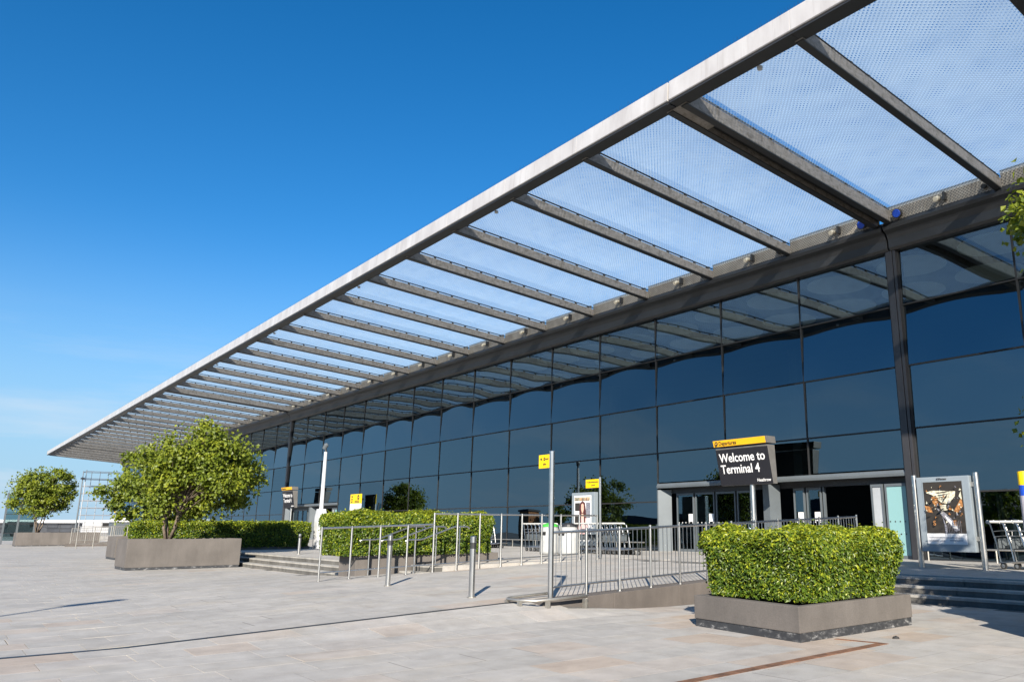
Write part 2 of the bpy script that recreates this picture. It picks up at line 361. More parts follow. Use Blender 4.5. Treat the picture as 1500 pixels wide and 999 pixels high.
g = np.array([[-3000, -3000, -0.12], [3000, -3000, -0.12], [3000, 3000, -0.12], [-3000, 3000, -0.12]], float)
tag(np_mesh('ground', g, np.array([[0, 1, 2, 3]]), 'far_ground'), kind='structure')
plaza = bpy.data.objects.new('plaza', None); C.objects.link(plaza); plaza['kind'] = 'structure'
def ground_grid(x0, x1, y0, y1, dx, dy, side, dz, mat, name):
    xs = np.linspace(x0, x1, int(round((x1 - x0) / dx)) + 1); ys = np.linspace(y0, y1, int(round((y1 - y0) / dy)) + 1)
    V = np.array([(x, y, zg(x, y, side) + dz - (0.024 if (side == "R" and x < -8.8 and 0.9 < y < 12) or (side == 'L' and 0.9 < y < 3.2) else 0.003 if x < -17.9 else 0)) for y in ys for x in xs]); nx = len(xs)
    Q = np.array([(j * nx + i, j * nx + i + 1, (j + 1) * nx + i + 1, (j + 1) * nx + i) for j in range(len(ys) - 1) for i in range(nx - 1)])
    o = np_mesh(name, V, Q, mat, plaza); o.data.shade_smooth(); return o
SLX0, SLX1, SLY0, SLY1 = -46.0, 1.0, -2.0, 16.4
ground_grid(-46, XF, -2, 16.6, 0.5, 0.5, 'L', -0.0009, 'joint', 'bedding')
ground_grid(XF, 1.0, -2, 15.9, 0.25, 0.25, 'R', -0.0009, 'joint', 'bedding')
for (a, b, c, d) in ((-150, -46, -14, 15.6), (1, 45, -14, 15.6), (-46, 1, -14, -2)):
    V = np.array([(a, c, -0.004), (b, c, -0.004), (b, d, -0.004), (a, d, -0.004)]); np_mesh('paving', V, np.array([[0, 1, 2, 3]]), 'paving_plain', plaza)

# paving slabs: the ones nearest the camera are objects, the others one mesh
slabs = []
def rows(x0, x1, side, w):
    n = int(round((x1 - x0) / w)); w = (x1 - x0) / n
    for i in range(n):
        y = SLY0 - random.uniform(0, 0.9)
        while y < SLY1:
            L = random.choice((0.6, 0.75, 0.9, 0.9, 1.05))
            slabs.append((x0 + i * w, x0 + (i + 1) * w, y, y + L, side)); y += L
rows(XF + 0.07, 1.0, 'R', 0.6); rows(-46.0, XF - 0.07, 'L', 0.6)
def inside_bad(xc, yc):
    if xc > XF: return yc > 15.3 or (xc < -11.2 and yc > 8.35)
    if xc < -21.4: return yc > 9.6
    if xc < -19.6: return yc > 9.9
    return False
slabs = [s for s in slabs if not inside_bad((s[0] + s[1]) / 2, (s[2] + s[3]) / 2)]
def in_view(x, y):
    d = Vector((x, y, 0)); dep = d.dot(hd)
    if dep < 4: return None
    px = PP + 1182.6 * d.dot(rt) / dep; py = 771 + 1182.6 * EYE / dep
    return dep if (-80 < px < 1580 and py < 1060) else None
vis = []
for s in slabs:
    dep = in_view((s[0] + s[1]) / 2, (s[2] + s[3]) / 2); vis.append((dep if dep is not None else 999, s))
vis.sort(key=lambda t: t[0])
def slab_geom(s):
    x0, x1, y0, y1, side = s; gp = 0.0035; bv = 0.0008; ge = 0.012 if random.random() < 0.10 else gp; dz = random.uniform(-0.0005, 0.0005); vs = []
    def Z(x, y): return zg(x, y, side)
    o = [(x0 + gp, y0 + gp), (x1 - gp, y0 + gp), (x1 - gp, y1 - ge), (x0 + gp, y1 - ge)]
    i = [(x0 + gp + bv, y0 + gp + bv), (x1 - gp - bv, y0 + gp + bv), (x1 - gp - bv, y1 - ge - bv), (x0 + gp + bv, y1 - ge - bv)]
    vs = [(x, y, Z(x, y) - 0.03) for x, y in o] + [(x, y, Z(x, y) - 0.0004 + dz) for x, y in o] + [(x, y, Z(x, y) + dz) for x, y in i]
    fs = [(8, 9, 10, 11)] + [(a, (a + 1) % 4, (a + 1) % 4 + 4, a + 4) for a in range(4)] + [(a + 4, (a + 1) % 4 + 4, (a + 1) % 4 + 8, a + 8) for a in range(4)]
    return vs, fs
def tone_of(s):
    t = random.gauss(0.48, 0.21)
    if s[4] == 'R': t += 0.18
    if random.random() < (0.20 if s[4] == 'R' else 0.03): t = random.uniform(0.84, 1.0)
    return min(1, max(0, t))
allv, allf, allt = [], [], []
for k, (dep, s) in enumerate(vis):
    vs, fs = slab_geom(s); tn = tone_of(s)
    if k < 300 and dep < 900:
        np_mesh('paving_slab', np.array(vs), np.array(fs), 'paving_slab', plaza, np.full(len(fs), tn))
    else:
        n = len(allv); allv += vs; allf += [tuple(i + n for i in f) for f in fs]; allt += [tn] * len(fs)
tag(np_mesh('paving_slab', np.array(allv), np.array(allf), 'paving_slab', plaza, np.array(allt)), kind='stuff')

# podium, steps, kerb wall
podium = bpy.data.objects.new('podium', None); C.objects.link(podium); podium['kind'] = 'structure'
def pod(x0, x1, y0, y1):
    ys = [y0] + [v for v in (15.5, 18.0) if y0 < v < y1] + [y1]; b = MB()
    for a, c in zip(ys[:-1], ys[1:]):
        b.add([(x0, a, zp(a)), (x1, a, zp(a)), (x1, c, zp(c)), (x0, c, zp(c))], [(0, 1, 2, 3)])
    b.add([(x0, y0, -0.1), (x1, y0, -0.1), (x1, y0, zp(y0)), (x0, y0, zp(y0))], [(0, 1, 2, 3)])
    for xs in (x0 + .001, x1 - .001): b.add([(xs, y0, -0.1), (xs, y1, -0.1), (xs, y1, zp(y1)), (xs, y0, zp(y0))], [(0, 1, 2, 3)])
    b.build('deck', 'paving_plain', podium, fix=False)
pod(-11.45, 45, 16.42, 23.6); pod(-19.35, -11.45, 16.5, 23.6); pod(-20.55, -19.35, 10.87, 23.6); pod(-41, -20.55, 10.52, 23.6); pod(-150, -41, 15.6, 23.6)
def stair(x0, x1, y0, n, rise, tread, seg):
    xs = np.linspace(x0, x1, max(1, int(round((x1 - x0) / seg))) + 1)
    for k in range(n):
        for a, b in zip(xs[:-1], xs[1:]):
            z1 = rise * (k + 1) + random.uniform(-0.002, 0.002)
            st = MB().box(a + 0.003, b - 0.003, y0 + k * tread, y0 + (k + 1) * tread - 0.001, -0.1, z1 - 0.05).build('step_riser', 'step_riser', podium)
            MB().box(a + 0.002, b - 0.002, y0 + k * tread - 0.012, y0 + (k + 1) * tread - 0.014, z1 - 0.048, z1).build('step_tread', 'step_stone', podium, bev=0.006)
stair(-11.43, 14, 15.36, 3, 0.15, 0.35, 1.8)
stair(-38.15, -21.62, 9.5, 3, 0.15, 0.34, 1.9)
stair(-20.48, -19.36, 9.85, 3, 0.15, 0.34, 1.2)

def zk(y): return 0.245 + 0.036 * (y - 8.58)
kw = thing('kerb_wall', 'low brown concrete kerb wall rising under the right ramp railing', 'wall', (-11.6, 12, 0))
ys = [8.3, 9.9, 11.6, 13.3, 15.0, 17.0]
for a, c in zip(ys[:-1], ys[1:]):
    MB().quadbox([(-11.74, a + .003, -.1), (-11.30, a + .003, -.1), (-11.30, c - .003, -.1), (-11.74, c - .003, -.1)],
                 [(-11.74, a + .003, zk(a)), (-11.30, a + .003, zk(a)), (-11.30, c - .003, zk(c)), (-11.74, c - .003, zk(c))]).build('kerb_block', 'kerb_concrete', kw, bev=0.012)

# slot drain and rusty strips
dr = MB()
yy = np.linspace(-2.0, 8.2, 40)
for a, c in zip(yy[:-1], yy[1:]):
    za, zc = zg(XF, a, 'R') + 0.002, zg(XF, c, 'R') + 0.002
    dr.quadbox([(XF - .05, a, za - .03), (XF + .05, a, za - .03), (XF + .05, c, zc - .03), (XF - .05, c, zc - .03)], [(XF - .05, a, za), (XF + .05, a, za), (XF + .05, c, zc), (XF - .05, c, zc)])
tag(dr.build('slot_drain', 'dark_metal'), 'long dark slot drain running across the pale plaza paving', 'drain')
rs = thing('floor_strip', 'rusty angled steel strip in the paving before the near hedge planter', 'metal strip', (-5.8, 8, 0))
MB().quadbox([(-5.72, 4.5, -.02), (-5.60, 4.5, -.02), (-5.82, 9.80, -.02), (-5.95, 9.80, -.02)], [(-5.72, 4.5, .006), (-5.60, 4.5, .006), (-5.82, 9.80, .006), (-5.95, 9.80, .006)]).build('strip', 'rust', rs)
MB().quadbox([(-5.955, 9.72, -.02), (-5.955, 9.80, -.02), (-6.52, 9.70, -.02), (-6.52, 9.63, -.02)], [(-5.955, 9.72, .006), (-5.955, 9.80, .006), (-6.52, 9.70, .006), (-6.52, 9.63, .006)]).build('strip', 'rust', rs)
pk = thing('ground_stud', 'small black stud lying on the paving right of the near planter', 'stud', (-6.03, 10.34, 0))
MB().tube([(-6.03, 10.34, 0), (-6.03, 10.34, 0.025)], [0.05, 0.035], 10).build('cap', 'rubber', pk); MB().tube([(-6.03, 10.34, 0.026), (-6.03, 10.34, 0.034)], [0.02, 0.012], 8).build('pin', 'dark_metal', pk)

# ------------------------------------------------------------------ terminal building
bld = thing('terminal_building', 'long glass fronted airport terminal under a deep tilted canopy', 'building', (-60, 23, 0))
S = 3.64; X0 = -12.27
def XK(k): return X0 - S * k
KR, KL = -8, 35
LV = [0.52, 2.44, 4.38, 6.32, 8.26, 10.09]
portal_bays = {0: 1, 1: 1, 2: 1, 12: 1, 13: 1, 14: 1}       # bays between mullions k and k+1
PZ = 3.07
def pane(xa, xb, za, zb, amp, mat='facade_glass', lean=0.0):
    nx, nz = 8, 6; V = []; bx = amp * random.uniform(0.5, 1.3); tx = random.gauss(0, 0.0007); tz = random.gauss(lean, 0.0007)
    for j in range(nz + 1):
        for i in range(nx + 1):
            u, w = i / nx, j / nz; s = math.sin(math.pi * u) ** 0.9 * math.sin(math.pi * w) ** 0.9
            V.append((xa + (xb - xa) * u, YD + 0.03 + bx * s + tx * (u - .5) * (xb - xa) + tz * (w - .5) * (zb - za), za + (zb - za) * w))
    Q = [(j * (nx + 1) + i, j * (nx + 1) + i + 1, (j + 1) * (nx + 1) + i + 1, (j + 1) * (nx + 1) + i) for j in range(nz) for i in range(nx)]
    o = np_mesh('glass_pane', np.array(V) - np.array(bld.location), np.array(Q), mat, bld); o.data.shade_smooth(); return o
for k in range(KR, KL):
    xa, xb = XK(k + 1) + 0.018, XK(k) - 0.018
    for r in range(5):
        za, zb = LV[r] + 0.018, LV[r + 1] - 0.018
        if k in portal_bays:
            if r == 0: continue
            if r == 1: za = PZ + 0.13
        pane(xa, xb, za, zb, (0.005, 0.006, 0.007, 0.010, 0.008)[r], 'facade_glass', (0.005, 0.008, 0.014, 0.040, 0.032)[r])
for k in range(KR, KL + 1):
    if k % 15 == 0: continue
    m = MB()
    z0 = LV[0] if not (k in (1, 2, 13, 14)) else PZ
    m.box(XK(k) - 0.024, XK(k) + 0.024, YD + 0.0, YD + 0.12, z0, LV[-1]); m.build('mullion', 'black_gap', bld)
for r in range(1, 5):
    spans = [(XK(KL), XK(KR))]
    if r == 1: spans = [(XK(KL), XK(15)), (XK(12), XK(3)), (XK(0), XK(KR))]
    for a, b in spans: MB().box(a, b, YD + 0.002, YD + 0.10, LV[r] - 0.024, LV[r] + 0.024).build('transom', 'black_gap', bld)
for (a, b) in ((XK(KL), XK(15)), (XK(12), XK(3)), (XK(0), XK(KR))): MB().box(a, b, YD - 0.03, YD + 0.1, 0.42, 0.55).build('plinth', 'dark_metal', bld)
for k in (0, 15, 30):
    w = 0.165
    MB().box(XK(k) - w, XK(k) + 0.05, YD - 0.10, YD + 0.3, 0.42, 10.3).build('column', 'column_grey', bld, bev=0.01)
    MB().box(XK(k) + 0.075, XK(k) + w, YD - 0.10, YD + 0.3, 0.42, 10.3).build('column', 'column_grey', bld, bev=0.01)
    MB().box(XK(k) - w - 0.05, XK(k) + w + 0.05, YD - 0.04, YD + 0.25, 0.42, 10.3).build('column_gap', 'black_gap', bld)
# eaves gutter: rounded dark beam in front of the glass head
pr = [(YD - 0.02, 10.06), (YD - 0.12, 10.06), (YD - 0.20, 10.14), (YD - 0.22, 10.40), (YD - 0.30, 10.58), (YD - 0.46, 10.66), (YD - 0.50, 10.76), (YD - 0.44, 10.90), (YD + 0.2, 10.90), (YD + 0.2, 10.06)]
for a, b in ((XK(KL) - 0.4, XK(30) - .03), (XK(30) + .03, XK(15) - .03), (XK(15) + .03, XK(0) - .03), (XK(0) + .03, XK(KR))):
    MB().prism(pr, 'x', a, b).build('eaves_gutter', 'dark_metal', bld, bev=0.015)
# canopy: outer edge y=12.6, inner y=22.3
YO, YI = 12.6, 22.28
def zb(y): return 11.60 + (10.87 - 11.60) * (y - 12.8) / (22.2 - 12.8)
BH, PANEL = 0.30, 0.37
def beam(xc, w, h):
    b = MB(); ya, yb = YO + 0.30, YI
    b.quadbox([(xc - w / 2, ya, zb(ya)), (xc + w / 2, ya, zb(ya)), (xc + w / 2, yb, zb(yb)), (xc - w / 2, yb, zb(yb))],
              [(xc - w / 2, ya, zb(ya) + h), (xc + w / 2, ya, zb(ya) + h), (xc + w / 2, yb, zb(yb) + h), (xc - w / 2, yb, zb(yb) + h)])
    o = b.build('canopy_beam', 'beam_metal', bld, bev=0.012)
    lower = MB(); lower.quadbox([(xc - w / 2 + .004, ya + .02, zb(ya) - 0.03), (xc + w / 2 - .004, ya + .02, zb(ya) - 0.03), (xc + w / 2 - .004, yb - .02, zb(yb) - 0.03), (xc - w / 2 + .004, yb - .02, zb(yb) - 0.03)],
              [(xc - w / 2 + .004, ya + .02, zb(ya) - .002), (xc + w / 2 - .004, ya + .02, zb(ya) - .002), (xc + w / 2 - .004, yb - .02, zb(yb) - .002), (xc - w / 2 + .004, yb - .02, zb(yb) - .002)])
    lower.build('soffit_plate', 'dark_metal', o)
    c = MB(); n = 13
    rod = [(xc + w / 2 - 0.05, y, zb(y) + h + 0.085) for y in np.linspace(ya, yb, 8)]
    c.tube(rod, 0.024, 5)
    for y in np.linspace(ya + 0.5, yb - 0.3, n):
        c.box(xc + w / 2 - 0.085, xc + w / 2 - 0.015, y - 0.035, y + 0.035, zb(y) + h - 0.03, zb(y) + h + 0.09)
    c.build('clip_rail', 'clip_black', o)
    return o
for k in range(KR, KL + 1):
    if k % 15 == 0:
        beam(XK(k) - 0.24, 0.20, 0.36); beam(XK(k) + 0.24, 0.20, 0.36)
        MB().quadbox([(XK(k) - .15, YO + 1.6, zb(YO + 1.6) + .16), (XK(k) + .15, YO + 1.6, zb(YO + 1.6) + .16), (XK(k) + .15, YI, zb(YI) + .16), (XK(k) - .15, YI, zb(YI) + .16)],
                     [(XK(k) - .15, YO + 1.6, zb(YO + 1.6) + .22), (XK(k) + .15, YO + 1.6, zb(YO + 1.6) + .22), (XK(k) + .15, YI, zb(YI) + .22), (XK(k) - .15, YI, zb(YI) + .22)]).build('joint_cover', 'black_gap', bld)
        MB().quadbox([(XK(k) - .14, YO + .31, zb(YO + .31) + .01), (XK(k) + .14, YO + .31, zb(YO + .31) + .01), (XK(k) + .14, YO + 1.6, zb(YO + 1.6) + .01), (XK(k) - .14, YO + 1.6, zb(YO + 1.6) + .01)],
                     [(XK(k) - .14, YO + .31, zb(YO + .31) + .05), (XK(k) + .14, YO + .31, zb(YO + .31) + .05), (XK(k) + .14, YO + 1.6, zb(YO + 1.6) + .05), (XK(k) - .14, YO + 1.6, zb(YO + 1.6) + .05)]).build('joint_plate', 'beam_metal', bld)
    else: beam(XK(k), 0.20, BH)
def panel(xa, xb, dz, mat, sag):
    n = 10; V = []; m = 6; ya, yb = YO + 0.25, YI + 0.35
    for j in range(n + 1):
        for i in range(m + 1):
            u, w = i / m, j / n; x = xa + (xb - xa) * u; y = ya + (yb - ya) * w
            V.append((x, y, zb(y) + dz - sag * math.sin(math.pi * u) * math.sin(math.pi * w)))
    Q = [(j * (m + 1) + i, j * (m + 1) + i + 1, (j + 1) * (m + 1) + i + 1, (j + 1) * (m + 1) + i) for j in range(n) for i in range(m)]
    return np_mesh('canopy_panel', np.array(V) - np.array(bld.location), np.array(Q), mat, bld)
for k in range(KR, KL):
    ia = 0.24 if (k + 1) % 15 == 0 else 0; ib = 0.24 if k % 15 == 0 else 0
    panel(XK(k + 1) + ia + 0.02, XK(k) - ib + 0.02, 0.42, 'canopy_mesh', 0.03)
    panel(XK(k + 1) + ia - 0.0, XK(k) - ib + 0.0, 0.66, 'canopy_fabric', random.uniform(0.05, 0.2))
# fascia in lengths of a bay; expansion gap at the double beams
fp = [(YO, 11.70), (YO + 0.03, 12.20), (YO + 0.34, 12.20), (YO + 0.34, 12.08), (YO + 0.40, 11.66), (YO + 0.02, 11.68)]
for k in range(KR, KL):
    xa, xb = XK(k + 1), XK(k)
    xa -= 0 if k + 1 < KL else 0.35
    xa += 0.025 if (k + 1) % 15 == 0 else 0.003; xb -= 0.025 if k % 15 == 0 else 0.003
    MB().prism(fp, 'x', xa, xb).build('canopy_fascia', 'fascia_aluminium', bld, bev=0.008)
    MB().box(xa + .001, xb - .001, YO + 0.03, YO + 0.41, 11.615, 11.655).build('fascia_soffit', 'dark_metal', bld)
    MB().box(xa + .001, xb - .001, YO + 0.412, YO + 0.44, 11.62, 12.18).build('fascia_back_shade', 'dark_metal', bld)  # added backing, coloured dark for the shade on the rear of the fascia
# end edge beam of the canopy on the far left
e = MB(); xe = XK(KL) - 0.35
e.quadbox([(xe, YO, 11.66), (xe + .12, YO, 11.66), (xe + .12, YI, 10.85), (xe, YI, 10.85)], [(xe, YO, 12.19), (xe + .12, YO, 12.19), (xe + .12, YI, 11.35), (xe, YI, 11.35)])
e.build('canopy_end_beam', 'beam_metal', bld)
# bird spikes
sp = MB()
x = XK(KR)
while x > XK(20):
    h = random.uniform(0.10, 0.16); a = random.uniform(-0.03, 0.03)
    sp.add([(x - 0.004, YO + 0.06, 12.198), (x + 0.004, YO + 0.06, 12.198), (x + a, YO + 0.04 + random.uniform(-.05, .05), 12.198 + h)], [(0, 1, 2)]); x -= 0.055
tag(sp.build('bird_spikes', 'dark_metal', bld, fix=False), kind='stuff')
# perforated band, floodlights
for k in range(KR, KL):
    MB().box(XK(k + 1) + 0.1, XK(k) - 0.1, YI - 0.03, YI + 0.03, 10.89, 11.34).build('perforated_band', 'perforated_tan', bld)
    MB().box(XK(k + 1) + 0.1, XK(k) - 0.1, YI - 0.04, YI + 0.04, 11.345, 11.39).build('band_trim', 'dark_metal', bld)
    if k < 26:
        xm = XK(k) - 1.7; f = MB().tube([(xm, YI - 0.06, 11.12), (xm, YI - 0.20, 11.10), (xm, YI - 0.32, 11.02)], [0.055, 0.07, 0.082], 10)
        fl = f.build('floodlight', 'lamp_cream', bld)
        MB().tube([(xm, YI - 0.322, 11.019), (xm, YI - 0.335, 11.013)], [0.07, 0.065], 10).build('lens', 'lamp_cream', fl)
        MB().box(xm + .16, xm + .22, YI - .2, YI - .04, 11.0, 11.25).build('bracket', 'dark_metal', fl)
        xc = XK(k) - 0.35; MB().tube([(xc, YI - 0.04, 11.05), (xc, YI - 0.16, 11.03)], [0.07, 0.075], 8).build('camera_pod', 'clip_black', bld)
    if k % 3 == 2 and k < 24:
        xm = XK(k) - 1.2; MB().tube([(xm, YO + 0.5, 11.62), (xm, YO + 0.5, 11.55)], [0.07, 0.06], 8).build('edge_lamp', 'white_plastic', bld)
for dx in (-0.62, 0.62):
    l = MB().tube([(X0 + dx, YI - 0.05, 11.06), (X0 + dx, YI - 0.22, 11.02)], [0.13, 0.15], 12).build('blue_lamp', 'dark_metal', bld)
    MB().tube([(X0 + dx, YI - 0.221, 11.0195), (X0 + dx, YI - 0.24, 11.014)], [0.135, 0.12], 12).build('lens', 'blue', l)
# body of the building: roof, back wall, side wall, floor, ceiling with pale discs
MB().box(XK(KL), XK(KR), 22.95, 48, 10.6, 11.2).build('roof', 'dark_metal', bld)
MB().box(XK(KL), XK(KR), 46.7, 47, 0.4, 10.59).build('back_wall', 'interior', bld)
MB().box(XK(KL) - .3, XK(KL) - .02, YD - .05, 47, 0, 10.59).build('side_wall', 'dark_metal', bld)
MB().box(XK(KR) + .02, XK(KR) + .3, YD - .05, 47, 0, 10.59).build('side_wall', 'dark_metal', bld)
MB().box(XK(KL), XK(KR), 23.6, 46.69, 0.3, 0.46).build('hall_floor', 'interior', bld)
MB().box(XK(KL), XK(KR), 23.2, 46.69, 10.35, 10.55).build('ceiling', 'interior', bld)
for i in range(16):
    for j in range(2):
        MB().disc((XK(-3) - i * 2.9 + (j % 2) * 1.4, 25.2 + j * 2.9, 10.30), 1.15, 'z', 24, 0.05).build('ceiling_disc', 'disc_pale', bld)
for xx in (-60, -38, -24, -9, 4):
    MB().box(xx, xx + 0.5, 33, 33.5, 0.46, 10.34).build('hall_column', 'interior_pale', bld)
MB().box(-10.8, -9.3, 25.0, 25.6, 0.46, 1.6).build('check_in_desk', 'interior_pale', bld); MB().box(-7.4, -6.2, 24.6, 25.2, 0.46, 1.55).build('check_in_desk', 'frosted_glass', bld)
# entrance portals
def portal(x0, x1, cols):
    yb = YD + 0.38
    MB().prism([(YD - 0.06, PZ - 0.10), (YD - 0.07, PZ - 0.02), (YD - 0.02, PZ + 0.08), (YD + 0.12, PZ + 0.08), (YD + 0.12, PZ - 0.10)], 'x', x0, x1).build('portal_lintel', 'frame_grey', bld)
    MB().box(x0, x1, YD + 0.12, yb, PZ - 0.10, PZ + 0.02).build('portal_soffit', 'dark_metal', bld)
    xm = (x0 + x1) / 2 + 0.1
    for xa, dxx in ((x0, 0.32), (xm - .22, .0)):
        if dxx: MB().quadbox([(xa, YD - .05, .5), (xa + dxx * .2, YD - .05, .5), (xa + dxx * 1.25, yb, .5), (xa, yb, .5)], [(xa, YD - .05, PZ - .165), (xa + dxx * .2, YD - .05, PZ - .165), (xa + dxx * 1.25, yb, PZ - .165), (xa, yb, PZ - .165)]).build('portal_jamb', 'frame_grey', bld)
        else: MB().quadbox([(xa + .08, YD - .05, .5), (xa + .36, YD - .05, .5), (xa + .5, yb, .5), (xa - .06, yb, .5)], [(xa + .08, YD - .05, PZ - .165), (xa + .36, YD - .05, PZ - .165), (xa + .5, yb, PZ - .165), (xa - .06, yb, PZ - .165)]).build('portal_jamb', 'frame_grey', bld)
    MB().box(x0 + .02, x1 - .02, yb + .01, yb + 0.16, PZ - 0.30, PZ - 0.10).build('door_header', 'dark_metal', bld)
    MB().box(x0 + .02, x1 - .02, YD - .02, yb + .2, 0.44, 0.515).build('threshold', 'frame_grey', bld)
    PLAN = [[('g', .62, 1.55), ('g', 1.63, 2.62), ('g', 2.70, 3.66), ('g', 3.74, 4.4)], [('g', .80, 1.25), ('g', 1.33, 1.92), ('o', 2.0, 3.85), ('w', 3.95, 4.36), ('f', 4.43, 5.28)]]
    for half, plan in enumerate(PLAN):
        b0 = x0 if half == 0 else xm
        for kind, a, c in plan:
            xa, xb = b0 + a, b0 + c; yf = (YD + 0.14) if kind in 'wf' else yb + 0.05
            if kind == 'o':
                MB().box(xa - .01, xa + .05, yf, yf + .1, .52, PZ - .31).build('door_post', 'frame_grey', bld); continue
            fr = MB(); t = .055
            fr.box(xa, xa + t, yf, yf + .07, .52, PZ - .31); fr.box(xb - t, xb, yf, yf + .07, .52, PZ - .31); fr.box(xa + t, xb - t, yf, yf + .07, PZ - .39, PZ - .31); fr.box(xa + t, xb - t, yf, yf + .07, .52, .62)
            d = fr.build('door_leaf', 'frame_grey', bld)
            def sub(mb, nm, mt): return mb.build(nm, mt, d)
            sub(MB().box(xa + t, xb - t, yf + .03, yf + .042, .62, PZ - .39), 'glass', {'g': 'door_glass', 'w': 'panel_pale', 'f': 'frosted_glass'}[kind])
            dots = MB(); nd = max(2, int((xb - xa) / .17))
            for q in range(nd):
                for zz in ((1.25, 1.62) if kind == 'f' else (1.62,)):
                    dots.disc((xa + .1 + q * (xb - xa - .2) / (nd - 1), yf + .024, zz), .022, 'y', 8, .006)
            if kind != 'w': tag(sub(dots, 'marker_dots', 'print_dark' if kind == 'f' else 'print_white'), kind='stuff')
            if kind == 'g' and 0.9 < c < 3: sub(MB().box(xb - .30, xb - .08, yf + .018, yf + .026, 1.66, 1.95), 'notice', 'print_white')
portal(XK(3), XK(0) - .18, 0); portal(XK(15) + .3, XK(12), 0)
# low guard rail along the foot of the glass
gr = thing('guard_rail', 'low steel guard rail along the foot of the terminal glass', 'rail', (-40, 22.2, 0.5))
for (a, b) in ((XK(12) + .3, XK(3) - .2), (XK(0) + .4, XK(-6)), (XK(24), XK(15) - .3)):
    MB().tube([(a, 22.1, .86), (b, 22.1, .86)], .024, 8).build('rail', 'steel_dull', gr)
    for x in np.arange(a + .2, b, 1.9): MB().tube([(x, 22.1, .5), (x, 22.1, .86)], .022, 6).build('post', 'steel_dull', gr)

# ------------------------------------------------------------------ vegetation
def leaves(name, P, Nrm, size, mat, parent, tone, asp=0.5, fold=0.25):
    n = len(P); Nrm = Nrm / np.linalg.norm(Nrm, axis=1, keepdims=True)
    a = RNG.normal(size=(n, 3)); T = np.cross(Nrm, a); T /= np.linalg.norm(T, axis=1, keepdims=True); B = np.cross(Nrm, T)
    s = (size * RNG.uniform(0.65, 1.25, n))[:, None]
    V = np.empty((n, 4, 3)); V[:, 0] = P - T * s * .5; V[:, 1] = P + B * s * asp * .5 + Nrm * s * fold * .5
    V[:, 2] = P + T * s * .5 - Nrm * s * .12; V[:, 3] = P - B * s * asp * .5 + Nrm * s * fold * .5
    b = np.arange(n)[:, None] * 4
    Q = np.concatenate([b + np.array([[0, 1, 2]]), b + np.array([[0, 2, 3]])], axis=1).reshape(-1, 3)
    o = np_mesh(name, V.reshape(-1, 3), Q, mat, parent, np.repeat(tone, 2)); return o
